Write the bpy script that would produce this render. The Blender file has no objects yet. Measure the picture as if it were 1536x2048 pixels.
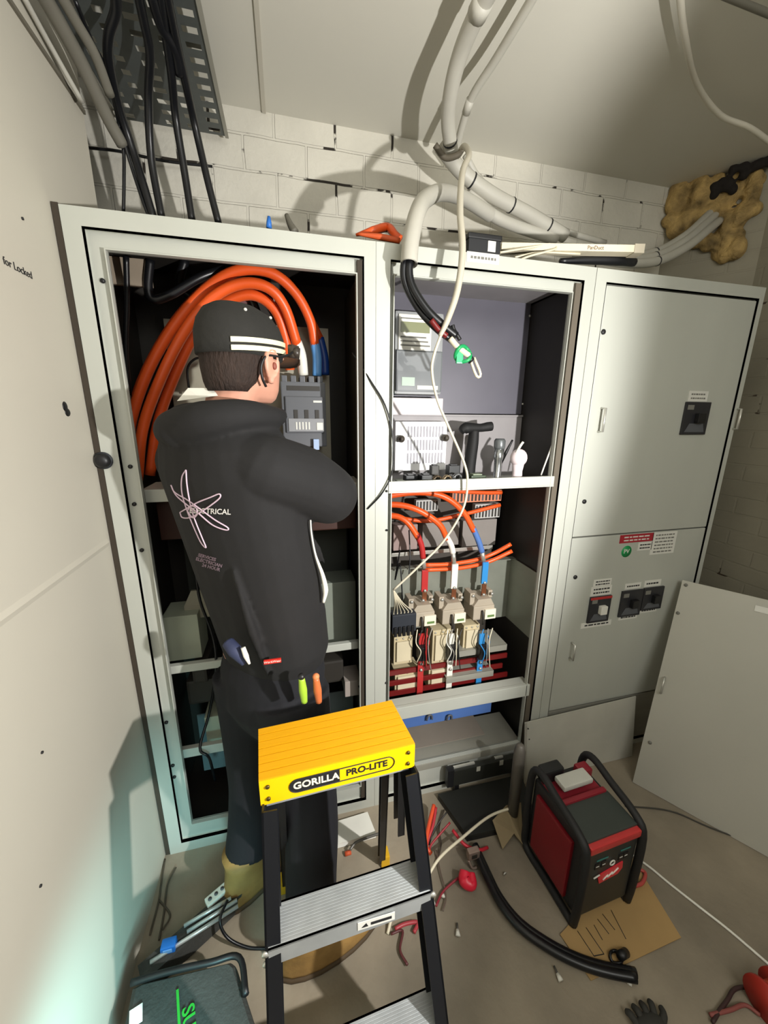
import bpy, bmesh, math, random
from mathutils import Vector, Matrix, Euler
from mathutils.bvhtree import BVHTree
random.seed(7)
SC = bpy.context.scene
COL = SC.collection
V = Vector

# ------------------------------------------------------------------ camera
CAM = V((0.5232, -1.2391, 1.6141)); FPX = 766.16
_yaw, _pit, _rol = 0.2474, -0.2497, 0.0087
_f = V((math.sin(_yaw)*math.cos(_pit), math.cos(_yaw)*math.cos(_pit), math.sin(_pit)))
_r = V((math.cos(_yaw), -math.sin(_yaw), 0)); _u = _r.cross(_f)
RR = _r*math.cos(_rol)+_u*math.sin(_rol); UU = -_r*math.sin(_rol)+_u*math.cos(_rol)
cd = bpy.data.cameras.new('camera'); cam = bpy.data.objects.new('camera', cd); COL.objects.link(cam)
m3 = Matrix((RR, UU, -_f)).transposed()
cam.matrix_world = Matrix.Translation(CAM) @ m3.to_4x4()
cd.sensor_fit = 'HORIZONTAL'; cd.sensor_width = 36; cd.lens = FPX*36/1536; cd.clip_start = 0.01
SC.camera = cam

# ------------------------------------------------------------------ light and exposure
SC.view_settings.view_transform = 'Standard'; SC.view_settings.look = 'None'
SC.view_settings.gamma = 1; SC.view_settings.use_curve_mapping = False
SC.view_settings.exposure = 0.0
w = bpy.data.worlds.new('world'); SC.world = w; w.use_nodes = True
w.node_tree.nodes['Background'].inputs[0].default_value = (.85, .9, 1, 1)
w.node_tree.nodes['Background'].inputs[1].default_value = 0.06
def lamp(name, kind, loc, target, power, color, **k):
    d = bpy.data.lights.new(name, kind); d.energy = power; d.color = color
    for a, b in k.items(): setattr(d, a, b)
    o = bpy.data.objects.new(name, d); COL.objects.link(o); o.location = loc
    o.rotation_euler = (V(target)-V(loc)).to_track_quat('-Z', 'Y').to_euler()
    return o
lamp('work_light', 'SPOT', (1.45, -1.42, 1.5), (-0.3, 0.18, 1.72), 148, (1, .98, .945), spot_size=math.radians(130), spot_blend=.3, shadow_soft_size=.018)
lamp('room_bounce', 'AREA', (1.3, -2.3, 2.4), (1.3, 0, 0.9), 23, (1, 1, .95), shape='RECTANGLE', size=1.6, size_y=.8)  # added fill lamp, stands in for light bounced around the room
lamp('cool_lamp', 'SPOT', (0.36, -1.0, 0.42), (0, -.50, .16), 34, (.42, .95, 1), spot_size=math.radians(86), spot_blend=1.0, shadow_soft_size=.08)

# ------------------------------------------------------------------ helpers
def F(x, y, Y=None, X=None, Z=None):
    "a photograph pixel (1536x2048) seen at a real plane -> world point"
    d = _f + RR*((x-768)/FPX) - UU*((y-1024)/FPX)
    if Y is not None: t = (Y-CAM.y)/d.y
    elif X is not None: t = (X-CAM.x)/d.x
    else: t = (Z-CAM.z)/d.z
    return CAM + d*t
def srgb(c):
    if isinstance(c, str):
        c = [int(c[i:i+2], 16)/255 for i in (0, 2, 4)]
    return tuple(((v+.055)/1.055)**2.4 if v > .04045 else v/12.92 for v in c)
MATS = {}
def mat(name, c, rough=.6, metal=0., var=.0, scale=8., bump=0., bscale=40., emis=0., stretch=None, alpha=1, trans=0, coat=0):
    if name in MATS: return MATS[name]
    m = bpy.data.materials.new(name); m.use_nodes = True; nt = m.node_tree
    b = nt.nodes['Principled BSDF']; c = srgb(c)
    b.inputs['Base Color'].default_value = (*c, 1); b.inputs['Roughness'].default_value = rough
    b.inputs['Metallic'].default_value = metal; b.inputs['Alpha'].default_value = alpha
    b.inputs['Transmission Weight'].default_value = trans; b.inputs['Coat Weight'].default_value = coat
    if emis:
        b.inputs['Emission Color'].default_value = (*c, 1); b.inputs['Emission Strength'].default_value = emis
    tc = nt.nodes.new('ShaderNodeTexCoord'); mp = nt.nodes.new('ShaderNodeMapping')
    nt.links.new(tc.outputs['Object'], mp.inputs[0])
    if stretch: mp.inputs['Scale'].default_value = stretch
    if True:
        v2 = var if var else .06
        n = nt.nodes.new('ShaderNodeTexNoise'); n.inputs['Scale'].default_value = scale; n.inputs['Detail'].default_value = 6
        nt.links.new(mp.outputs[0], n.inputs['Vector'])
        r = nt.nodes.new('ShaderNodeValToRGB'); r.color_ramp.elements[0].position = .3; r.color_ramp.elements[1].position = .7
        r.color_ramp.elements[0].color = (*[v*(1-v2) for v in c], 1); r.color_ramp.elements[1].color = (*[min(1, v*(1+v2)) for v in c], 1)
        nt.links.new(n.outputs[0], r.inputs[0]); nt.links.new(r.outputs[0], b.inputs['Base Color'])
        if metal > .3:
            mr = nt.nodes.new('ShaderNodeMapRange'); mr.inputs[3].default_value = rough*.85; mr.inputs[4].default_value = min(1, rough*1.25)
            nt.links.new(n.outputs[0], mr.inputs[0]); nt.links.new(mr.outputs[0], b.inputs['Roughness'])
    if bump:
        n2 = nt.nodes.new('ShaderNodeTexNoise'); n2.inputs['Scale'].default_value = bscale; n2.inputs['Detail'].default_value = 4
        nt.links.new(mp.outputs[0], n2.inputs['Vector'])
        bp = nt.nodes.new('ShaderNodeBump'); bp.inputs['Strength'].default_value = bump; bp.inputs['Distance'].default_value = .01
        nt.links.new(n2.outputs[0], bp.inputs['Height']); nt.links.new(bp.outputs[0], b.inputs['Normal'])
    MATS[name] = m; return m
def brick_mat(name, paint, dark, axis, crack=.62, bw=.235, bh=.082, bmp=.5):
    m = bpy.data.materials.new(name); m.use_nodes = True; nt = m.node_tree; L = nt.links
    b = nt.nodes['Principled BSDF']; b.inputs['Roughness'].default_value = .75
    tc = nt.nodes.new('ShaderNodeTexCoord'); sp = nt.nodes.new('ShaderNodeSeparateXYZ'); cb = nt.nodes.new('ShaderNodeCombineXYZ')
    L.new(tc.outputs['Object'], sp.inputs[0]); L.new(sp.outputs[axis], cb.inputs[0]); L.new(sp.outputs['Z'], cb.inputs[1])
    nd = nt.nodes.new('ShaderNodeTexNoise'); nd.inputs['Scale'].default_value = 6; L.new(cb.outputs[0], nd.inputs['Vector'])
    mx = nt.nodes.new('ShaderNodeMixRGB'); mx.blend_type = 'ADD'; mx.inputs[0].default_value = .012
    L.new(cb.outputs[0], mx.inputs[1]); L.new(nd.outputs['Color'], mx.inputs[2])
    br = nt.nodes.new('ShaderNodeTexBrick'); br.inputs['Scale'].default_value = 1; br.inputs['Mortar Size'].default_value = .005
    br.inputs['Brick Width'].default_value = bw; br.inputs['Row Height'].default_value = bh; br.inputs['Mortar Smooth'].default_value = .25
    L.new(mx.outputs[0], br.inputs['Vector'])
    n = nt.nodes.new('ShaderNodeTexNoise'); n.inputs['Scale'].default_value = 9; n.inputs['Detail'].default_value = 5; L.new(cb.outputs[0], n.inputs['Vector'])
    th = nt.nodes.new('ShaderNodeValToRGB'); th.color_ramp.elements[0].position = crack; th.color_ramp.elements[1].position = crack+.03
    L.new(n.outputs[0], th.inputs[0])
    mu = nt.nodes.new('ShaderNodeMath'); mu.operation = 'MULTIPLY'; L.new(br.outputs['Fac'], mu.inputs[0]); L.new(th.outputs[0], mu.inputs[1])
    n3 = nt.nodes.new('ShaderNodeTexNoise'); n3.inputs['Scale'].default_value = 3; L.new(cb.outputs[0], n3.inputs['Vector'])
    pr = nt.nodes.new('ShaderNodeValToRGB'); p = srgb(paint)
    pr.color_ramp.elements[0].color = (*[v*.86 for v in p], 1); pr.color_ramp.elements[1].color = (*p, 1)
    pr.color_ramp.elements[0].position = .35; pr.color_ramp.elements[1].position = .6
    L.new(n3.outputs[0], pr.inputs[0])
    mc = nt.nodes.new('ShaderNodeMixRGB'); L.new(mu.outputs[0], mc.inputs[0]); L.new(pr.outputs[0], mc.inputs[1]); mc.inputs[2].default_value = (*srgb(dark), 1)
    L.new(mc.outputs[0], b.inputs['Base Color'])
    inv = nt.nodes.new('ShaderNodeMath'); inv.operation = 'SUBTRACT'; inv.inputs[0].default_value = 1; L.new(br.outputs['Fac'], inv.inputs[1])
    n4 = nt.nodes.new('ShaderNodeTexNoise'); n4.inputs['Scale'].default_value = 45; n4.inputs['Detail'].default_value = 5; L.new(cb.outputs[0], n4.inputs['Vector'])
    ad = nt.nodes.new('ShaderNodeMath'); ad.operation = 'MULTIPLY_ADD'; L.new(n4.outputs[0], ad.inputs[0]); ad.inputs[1].default_value = .45; L.new(inv.outputs[0], ad.inputs[2])
    bp = nt.nodes.new('ShaderNodeBump'); bp.inputs['Strength'].default_value = bmp; bp.inputs['Distance'].default_value = .006
    L.new(ad.outputs[0], bp.inputs['Height']); L.new(bp.outputs[0], b.inputs['Normal'])
    return m

def spline(pts, n=6):
    pts = [V(p) for p in pts]
    if len(pts) < 3: return pts
    out = []
    P = [pts[0]*2-pts[1]]+pts+[pts[-1]*2-pts[-2]]
    for i in range(1, len(P)-2):
        a, b, c, d = P[i-1:i+3]
        for k in range(n):
            t = k/n
            out.append(.5*((2*b)+(c-a)*t+(2*a-5*b+4*c-d)*t*t+(3*b-a-3*c+d)*t**3))
    out.append(pts[-1]); return out
class MB:
    def __init__(s): s.bm = bmesh.new(); s.M = None
    def _add(s, verts, faces, smooth=False):
        if s.M is not None: verts = [s.M @ V(v) for v in verts]
        vs = [s.bm.verts.new(v) for v in verts]
        for f in faces:
            try: s.bm.faces.new([vs[i] for i in f]).smooth = smooth
            except ValueError: pass
        return s
    def box(s, a, b, bev=0.):
        x0, y0, z0 = [min(p, q) for p, q in zip(a, b)]; x1, y1, z1 = [max(p, q) for p, q in zip(a, b)]
        if bev <= 0:
            return s._add([(x0,y0,z0),(x1,y0,z0),(x1,y1,z0),(x0,y1,z0),(x0,y0,z1),(x1,y0,z1),(x1,y1,z1),(x0,y1,z1)],
                          [(0,3,2,1),(4,5,6,7),(0,1,5,4),(1,2,6,5),(2,3,7,6),(3,0,4,7)])
        bm = bmesh.new(); bmesh.ops.create_cube(bm, size=1)
        for v in bm.verts: v.co = V(((x0+x1)/2+v.co.x*(x1-x0), (y0+y1)/2+v.co.y*(y1-y0), (z0+z1)/2+v.co.z*(z1-z0)))
        bev = min(bev, .45*min(x1-x0, y1-y0, z1-z0))
        bmesh.ops.bevel(bm, geom=bm.edges[:]+bm.verts[:], offset=bev, segments=2, profile=.7, affect='EDGES')
        bm.verts.index_update()
        s._add([v.co.copy() for v in bm.verts], [[v.index for v in f.verts] for f in bm.faces]); bm.free(); return s
    def loft(s, rings, caps=True, closed=True, smooth=True):
        n = len(rings[0]); vs = [p for r in rings for p in r]; fs = []
        for i in range(len(rings)-1):
            for j in range(n if closed else n-1):
                k = (j+1) % n
                fs.append((i*n+j, i*n+k, (i+1)*n+k, (i+1)*n+j))
        if caps: fs.append(tuple(range(n))[::-1]); fs.append(tuple((len(rings)-1)*n+j for j in range(n)))
        return s._add(vs, fs, smooth)
    def tube(s, pts, r, n=10, sm=6, caps=True):
        rad = r if isinstance(r, (list, tuple)) else None
        base = len(pts)
        P = spline(pts, sm) if sm else [V(p) for p in pts]
        rings = []; t0 = (P[1]-P[0]).normalized()
        up = V((0,0,1)) if abs(t0.z) < .9 else V((1,0,0)); nn = t0.cross(up).normalized()
        for i, p in enumerate(P):
            t = (P[min(i+1, len(P)-1)]-P[max(i-1, 0)])
            if t.length < 1e-9: t = t0
            t = t.normalized(); nn = (nn - t*nn.dot(t)); nn = nn.normalized() if nn.length > 1e-6 else t.orthogonal().normalized()
            bb = t.cross(nn)
            if rad:
                q = i/(len(P)-1)*(base-1); a = int(q); a = min(a, base-2); rr = rad[a]+(rad[a+1]-rad[a])*(q-a)
            else: rr = r
            rings.append([p+nn*(rr*math.cos(2*math.pi*k/n))+bb*(rr*math.sin(2*math.pi*k/n)) for k in range(n)])
        return s.loft(rings, caps)
    def cyl(s, a, b, r, r2=None, n=20):
        return s.tube([a, b], [r, r if r2 is None else r2], n=n, sm=0)
    def pipe(s, pts, r, ri, n=16, sm=6):   # hollow tube
        P = spline(pts, sm) if sm else [V(p) for p in pts]
        s.tube(P, r, n=n, sm=0, caps=False); s.tube(P, ri, n=n, sm=0, caps=False); return s
    def ell(s, c, r, rot=None, n=16, m=10):
        R3 = rot.to_matrix() if rot else Matrix.Identity(3)
        rings = []
        for i in range(1, m):
            a = math.pi*i/m
            rings.append([V(c)+R3@V((r[0]*math.sin(a)*math.cos(2*math.pi*k/n), r[1]*math.sin(a)*math.sin(2*math.pi*k/n), r[2]*math.cos(a))) for k in range(n)])
        top = V(c)+R3@V((0,0,r[2])); bot = V(c)+R3@V((0,0,-r[2]))
        vs = [p for q in rings for p in q]+[top, bot]; T = len(vs)-2; fs = []
        for i in range(len(rings)-1):
            for j in range(n): k = (j+1) % n; fs.append((i*n+j, (i+1)*n+j, (i+1)*n+k, i*n+k))
        for j in range(n): k = (j+1) % n; fs.append((T, j, k)); fs.append((T+1, (m-2)*n+k, (m-2)*n+j))
        return s._add(vs, fs, True)
    def lathe(s, prof, c=(0,0,0), n=20):
        rings = [[V(c)+V((r*math.cos(2*math.pi*k/n), r*math.sin(2*math.pi*k/n), z)) for k in range(n)] for r, z in prof]
        return s.loft(rings, True)
    def prism(s, poly, vec):
        n = len(poly); vec = V(vec); vs = [V(p) for p in poly]+[V(p)+vec for p in poly]
        return s._add(vs, [tuple(range(n)), tuple(range(2*n-1, n-1, -1))]+[(i, i+n, (i+1) % n+n, (i+1) % n) for i in range(n)])
    def quadframe(s, o, i, y0, y1):   # rectangular ring in XZ: o,i = (x0,z0,x1,z1)
        s.box((o[0], y0, o[1]), (i[0], y1, o[3])); s.box((i[2], y0, o[1]), (o[2], y1, o[3]))
        s.box((i[0], y0, o[1]), (i[2], y1, i[1])); s.box((i[0], y0, i[3]), (i[2], y1, o[3])); return s
def wloc(o):
    p = V((0,0,0))
    while o is not None:
        p += o.location; o = o.parent
    return p
def put(name, mb, m, parent=None, local=False, label=None):
    bm = mb.bm
    bmesh.ops.recalc_face_normals(bm, faces=bm.faces[:])
    me = bpy.data.meshes.new(name)
    o = bpy.data.objects.new(name, me); COL.objects.link(o)
    if parent is not None:
        o.parent = parent
        if not local: bmesh.ops.translate(bm, verts=bm.verts[:], vec=-wloc(parent))
    elif not local:
        zs = [v.co for v in bm.verts]
        c = V((sum(v.x for v in zs)/len(zs), sum(v.y for v in zs)/len(zs), min(v.z for v in zs)))
        bmesh.ops.translate(bm, verts=bm.verts[:], vec=-c); o.location = c
    bm.to_mesh(me); bm.free(); me.materials.append(m)
    if label: o['label'] = label
    return o
def tag(o, label, cat, group=None, kind=None):
    o['label'] = label; o['category'] = cat
    if group: o['group'] = group
    if kind: o['kind'] = kind
    return o
def thing(name, label, cat, loc=(0,0,0), rotz=0, group=None):
    o = bpy.data.objects.new(name, None); COL.objects.link(o); o.empty_display_size = .05
    o.location = loc; o.rotation_euler = (0, 0, rotz); return tag(o, label, cat, group)
def struct(name, mb, m, label=None):
    o = put(name, mb, m); o['kind'] = 'structure'
    if label: o['label'] = label
    return o
def dup(root, loc, label=None, rotz=None):
    def cp(o, par):
        c = o.copy(); COL.objects.link(c); c.parent = par
        for ch in list(o.children): cp(ch, c)
        return c
    kids = list(root.children)
    r = root.copy(); COL.objects.link(r); r.location = loc
    for ch in kids: cp(ch, r)
    if rotz is not None: r.rotation_euler = (0, 0, rotz)
    if label: r['label'] = label
    return r
def text_mb(txt, size, mapf, extr=.0, bold=0.):
    "text -> MB with vertices mapped by mapf(u,v,w)"
    c = bpy.data.curves.new('t', 'FONT'); c.body = txt; c.size = size; c.extrude = extr; c.align_x = 'CENTER'; c.align_y = 'CENTER'; c.offset = bold
    c.resolution_u = 3
    o = bpy.data.objects.new('t', c); COL.objects.link(o); dg = bpy.context.evaluated_depsgraph_get()
    me = bpy.data.meshes.new_from_object(o.evaluated_get(dg)); bpy.data.objects.remove(o)
    mb = MB(); mb._add([mapf(*v.co) for v in me.vertices], [tuple(p.vertices) for p in me.polygons])
    return mb
def front_text(txt, size, cx, y, cz, bold=0., slant=0.):   # reads on a face looking to -Y
    return text_mb(txt, size, lambda u, v, q: V((cx+u+slant*v, y-q, cz+v)), .0004, bold)
def remesh(mb, vox, m, name, parent=None, smooth=4, tag_label=None):
    o = put(name+'_tmp', mb, m, None)
    loc = o.location.copy()
    r = o.modifiers.new('r', 'REMESH'); r.mode = 'VOXEL'; r.voxel_size = vox; r.use_smooth_shade = True
    s = o.modifiers.new('s', 'SMOOTH'); s.factor = .5; s.iterations = smooth
    bpy.context.view_layer.update()
    dg = bpy.context.evaluated_depsgraph_get(); me = bpy.data.meshes.new_from_object(o.evaluated_get(dg))
    bpy.data.objects.remove(o)
    out = MB(); out._add([v.co+loc for v in me.vertices], [tuple(p.vertices) for p in me.polygons], True)
    return put(name, out, m, parent, label=tag_label)

# ------------------------------------------------------------------ materials
STEEL = mat('switchboard_steel', 'bcbeb5', .45, .15, .03, 2, stretch=(3, 3, .6))
STEEL2 = mat('dull_steel', 'a3a196', .45, .35, .1, 4, stretch=(1, 1, 8))
BRIGHT = mat('bright_zinc', 'c9c8c0', .3, .6, .1, 12)
DARKGAP = mat('dark_seal', '3a3228', .8)
GREYIN = mat('interior_grey', '5c5a64', .45, .1, .05)
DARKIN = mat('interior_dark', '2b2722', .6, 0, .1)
BEIGEIN = mat('interior_beige', 'a29d8c', .55, .1, .08)
BLACKP = mat('black_plastic', '151517', .45)
BLACKC = mat('black_cable', '121316', .35)
ORANGE = mat('orange_cable', 'e65a22', .38, 0, .08)
WHITEP = mat('white_plastic', 'e6e4da', .5)
CREAM = mat('cream_plastic', 'd8cfb6', .5)
PIPE = mat('grey_conduit', 'b9b6ab', .5, 0, .06)
BLUE = mat('blue_sleeve', '2a6cc0', .45)
RED = mat('red_sleeve', 'b02a2a', .45)
DARKRED = mat('dark_red_insulation', '6b1414', .4)
GREEN = mat('green_plastic', '1e9a5a', .4)
SLATE = mat('slate_plastic', '55575c', .5, 0, .04)
COPPER = mat('copper', 'a5694a', .35, .8)
WALLM = mat('painted_panel', 'c0bbad', .55, 0, .035, 1.5, .03, 3)
CEILM = mat('ceiling_paint', 'd2cfc3', .7, 0, .03, 1.2, .04, 5)
FLOORM = mat('concrete_floor', '8a806f', .75, 0, .34, 2.6, .25, 30)
PAPER = mat('paper_label', 'd9d8d0', .6)
INK = mat('black_ink', '1b1b1d', .6)
YELLOW = mat('yellow_resin', 'f2c404', .4, 0, .03)
YELLOWT = mat('yellow_tread', 'e0a008', .5, 0, .06, 20, stretch=(1, 20, 1))
ALU = mat('ladder_aluminium', 'b8bcbd', .38, .55, .1, 14)
NAVYB = mat('ladder_fibreglass', '101217', .45)

# ------------------------------------------------------------------ setting
H = 2.1; ZC = 2.72; YB = .6; XR = 2.47
struct('floor', MB().box((-.4, -3, -.06), (2.9, YB+.1, 0)), FLOORM)
struct('ceiling', MB().box((-.4, -3, ZC), (2.9, YB+.1, ZC+.06)), CEILM)
struct('trim_1', MB().box((.498, -3, ZC-.006), (.512, YB-.002, ZC+.001)), WALLM, 'thin ceiling joint strip')
struct('wall_left', MB().prism([(0,-3,0),(0,.30,0),(-.35,.30,0),(-.35,-3,0)], (0,0,ZC)), WALLM)
struct('wall_back', MB().box((-.4, YB, 0), (2.9, YB+.1, ZC)), brick_mat('white_painted_brick', 'd6d2c5', '2a241c', 'X', .57, .235, .115, 1.))
struct('wall_right', MB().prism([(2.46,YB,0),(2.70,.30,0),(2.70,-3,0),(2.9,-3,0),(2.9,YB,0)], (0,0,ZC)), brick_mat('grey_painted_brick', '9b9583', '4a3f33', 'Y', .62))
struct('wall_front', MB().box((-.4, -3.1, 0), (2.9, -3, ZC)), WALLM)
# raised joint across the left wall panels
p0 = F(215, 1083, X=0); p1 = F(0, 1243, X=0)
zj = (p0.z+p1.z)/2
struct('trim_2', MB().prism([(0, -3, zj-.012), (.004, -3, zj), (0, -3, zj+.012)], (0, 2.99, 0)), WALLM, 'horizontal joint ridge between the left wall panels')
# ceiling-edge battens along the left wall
struct('trim_3', MB().prism([(0, -1.2, 2.452), (.006, -1.2, 2.452), (.006, -1.2, 2.462), (0, -1.2, 2.462)], (0, 1.5, 0)), mat('shadow_gap', '6a6558', .8), 'thin dark line along the top of the left wall')
# screw holes and handwriting on the left wall
def disc_x(name, px, r, m, label, cat, group=None, rz=1.):
    c = F(*px, X=0); mb = MB(); mb.M = Matrix.Translation(c) @ Matrix.Diagonal((1, 1, rz, 1))
    mb.cyl((0, 0, 0), (.0025, 0, 0), r, n=14); return tag(put(name, mb, m), label, cat, group)
mb = MB()
c = F(132, 818, X=0); mb.ell(c+V((0, -.003, .006)), (.003, .011, .012)); mb.ell(c+V((0, .004, -.008)), (.003, .012, .010))
tag(put('latch_hole', mb, BLACKP), 'ragged black double hole in the left cream wall panel', 'hole')
disc_x('screw_hole', (83, 1505), .003, INK, 'small dark screw mark low on the left wall, upper of two', 'mark')
disc_x('screw_hole', (80, 1772), .003, INK, 'small dark screw mark near the bottom of the left wall', 'mark')
disc_x('screw_hole', (44, 437), .003, INK, 'small dark screw mark above the handwriting on the left wall', 'mark')
c = F(36, 537, X=0)
tag(put('wall_writing', text_mb('for Locked', .021, lambda u, v, q: V((.0008+q, c.y+u, c.z+v)), .0004), INK), 'small black handwriting on the cream left wall', 'writing')
# rubber buffer on the frame and its twin hole
c = F(207, 921, Y=0)
t = thing('rubber_buffer', 'round black rubber buffer on the left edge of the cabinet frame', 'buffer', c)
put('plug', MB().tube([c, c+V((0,-.012,0)), c+V((0,-.02,0))], [.02, .02, .012], n=18, sm=0), BLACKP, t)
put('rim', MB().cyl(c, c+V((0,-.004,0)), .024), mat('rubber', '2c2f33', .7), t)

# ------------------------------------------------------------------ switchboard cabinets
def cabinet(name, label, x0, x1, z0, li, op, loc, D=.45, bottom=True):
    t = thing(name, label, 'electrical cabinet', loc)
    # side, top, back sheets
    mb = MB()
    mb.box((x0, .012, z0), (x0+.003, D, H)); mb.box((x1-.003, .012, z0), (x1, D, H))
    mb.box((x0+.003, .012, H-.003), (x1-.003, D, H)); mb.box((x0+.003, D-.003, z0), (x1-.003, D, H-.003))
    mb.box((x0+.003, .012, z0), (x1-.003, D-.003, z0+.004))
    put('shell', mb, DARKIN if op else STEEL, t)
    mb = MB().quadframe((x0, z0, x1, H), li, 0, .012)
    mb.quadframe((li[0]-.002, li[1]-.002, li[2]+.002, li[3]+.002), (li[0], li[1], li[2], li[3]), .0, .022)
    put('face_frame', mb, STEEL, t)
    if op:
        mb = MB().quadframe(li, op, .018, .022)
        mb.quadframe((op[0]-.003, op[1]-.003, op[2]+.003, op[3]+.003), op, .002, .02)
        put('door_flange', mb, STEEL, t)
    return t
# left unit (li = recess rectangle, op = opening)
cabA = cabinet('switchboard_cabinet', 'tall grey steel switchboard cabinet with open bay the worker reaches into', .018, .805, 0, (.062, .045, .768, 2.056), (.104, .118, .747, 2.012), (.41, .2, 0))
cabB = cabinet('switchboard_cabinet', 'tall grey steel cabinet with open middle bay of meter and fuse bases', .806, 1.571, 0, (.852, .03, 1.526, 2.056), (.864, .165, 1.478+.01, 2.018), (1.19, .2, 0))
cabC = cabinet('switchboard_cabinet', 'closed grey steel switchboard cabinet at the right with two doors', 1.573, 2.35, 0, (1.618, .03, 2.325, 2.058), None, (1.96, .2, 0))
put('hinge_gap', MB().box((.750, .006, .05), (.766, .0175, 2.05)), DARKGAP, cabA, label='dark vertical hinge gap')
put('hinge_gap', MB().box((1.491+.01, .006, .05), (1.524, .0175, 2.05)), mat('hinge_shadow', '5c5448', .7), cabB, label='dark vertical hinge gap')
tag(put('side_seal', MB().box((.002, .002, .0), (.0165, .012, H+.004)), DARKGAP), 'dark brown strip filling the gap between left wall and cabinet', 'strip')
def bolt(px, Yb, par, r=.006, m=BLACKP, name='bolt'):
    c = F(*px, Y=Yb); put(name, MB().tube([c, c+V((0, -.004, 0)), c+V((0,-.006,0))], [r, r, r*.5], n=10, sm=0), m, par)
for p in [(206, 562), (261, 933), (269, 1008), (284, 1100), (333, 1444), (346, 1530), (349, 1553)]: bolt(p, .018, cabA)
for p in [(714, 602), (716, 922), (717, 1048), (718, 1372)]: bolt(p, .018, cabA, .004)
for p in [(1141, 626), (1132, 905), (1109, 962), (1101, 1034), (1079, 1250), (1074, 1310), (1066, 1385)]: bolt(p, .018, cabB, .005)
for p in [(773, 982), (773, 1060), (772, 1365)]: bolt(p, .0, cabB, .004)
# middle unit rails and shelves
shelf = put('equipment_shelf', MB().box((.812, .003, 1.352), (1.505, .42, 1.357)).box((.852, .003, 1.357), (1.505, .018, 1.392), .002), STEEL, cabB)
put('cross_rail', MB().box((.852, .002, .412), (1.506, .018, .470), .003).box((.852, .018, .46), (1.506, .06, .468)), STEEL, cabB)
put('cross_rail', MB().box((.852, .002, .128), (1.5, .018, .160), .003).box((.852, .018, .150), (1.5, .2, .156)), STEEL2, cabB)
put('compartment_lining', MB().box((.812, .288, 1.62), (1.52, .292, 2.06)), GREYIN, cabB)
put('compartment_ceiling', MB().box((.812, .024, 2.056), (1.52, .29, 2.06)), mat('pale_grey_plate', '8d898a', .5, .1), cabB)
put('lower_back_plate', MB().box((.812, .276, 1.357), (1.52, .280, 1.612)).box((.812, .268, 1.608), (1.52, .29, 1.616), .002), mat('pale_grey_plate', '8d898a', .5, .1), cabB)
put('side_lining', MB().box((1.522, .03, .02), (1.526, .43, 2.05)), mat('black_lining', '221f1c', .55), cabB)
put('compartment_fold', MB().box((.83, .262, 1.596), (1.50, .268, 1.622), .002), mat('pale_fold', 'a9a5a4', .45), cabB) if False else None
for p in [(1059, 632), (1045, 808), (1041, 847)]: bolt(p, .285, cabB, .005, BRIGHT)

# closed unit: doors and fittings
ub = 1.137
up = put('door', MB().box((1.622, .004, ub+.003), (2.322, .02, 2.052), .003), STEEL, cabC, label='upper door')
lo = put('door', MB().box((1.622, .004, .305), (2.322, .02, ub-.003), .003), STEEL, cabC, label='lower door')
put('plinth_panel', MB().box((1.622, .008, .035), (2.322, .02, .295), .002), STEEL2, cabC)
put('door_gap', MB().box((1.619, .0205, .031), (2.324, .0215, 2.057)), DARKGAP, cabC)
def handle(px, h, par, m=BRIGHT):
    c = F(*px, Y=.004)
    put('handle', MB().tube([c+V((0, 0, h/2)), c+V((0, -.022, h/2)), c+V((0, -.022, -h/2)), c+V((0, 0, -h/2))], .0045, n=8, sm=0), m, par)
handle((1199, 840), .085, up); handle((1141, 1300), .075, lo)
c = F(1468, 838, Y=.004); put('handle', MB().tube([c+V((0,0,.04)), c+V((0,-.02,.04)), c+V((0,-.02,-.04)), c+V((0,0,-.04))], .0045, n=8, sm=0), BRIGHT, up)
for p, d in [((1206, 664), up), ((1168, 1003), up), ((1150, 1154), lo)]: bolt(p, .004, d, .009, BLACKP, 'latch_screw')
def plate(name, x0, y0, x1, y1, m, par, th=.0015, Y=.004, label=None, bev=0):
    a = F(x0, (y0+y1)/2, Y=Y); b = F(x1, (y0+y1)/2, Y=Y); c0 = F((x0+x1)/2, y0, Y=Y); c1 = F((x0+x1)/2, y1, Y=Y)
    return put(name, MB().box((a.x, Y-th, c1.z), (b.x, Y, c0.z), bev), m, par, label=label), (a.x, c1.z, b.x, c0.z)
def lines(par, rc, n, Y, m=INK, k=.07):
    mb = MB(); x0, z0, x1, z1 = rc; hh = (z1-z0)/(n+.6)
    for i in range(n):
        z = z1-hh*(i+.8); xx = x0+(x1-x0)*.12
        while xx < x1-(x1-x0)*.14:
            w_ = (x1-x0)*random.uniform(.06, .16); e = min(xx+w_, x1-(x1-x0)*.1)
            mb.box((xx, Y-.0004, z-hh*.22), (e, Y, z+hh*.18)); xx = e+(x1-x0)*.03
    put('print', mb, m, par)
GREYINK = mat('grey_ink', '77766f', .6)
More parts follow.
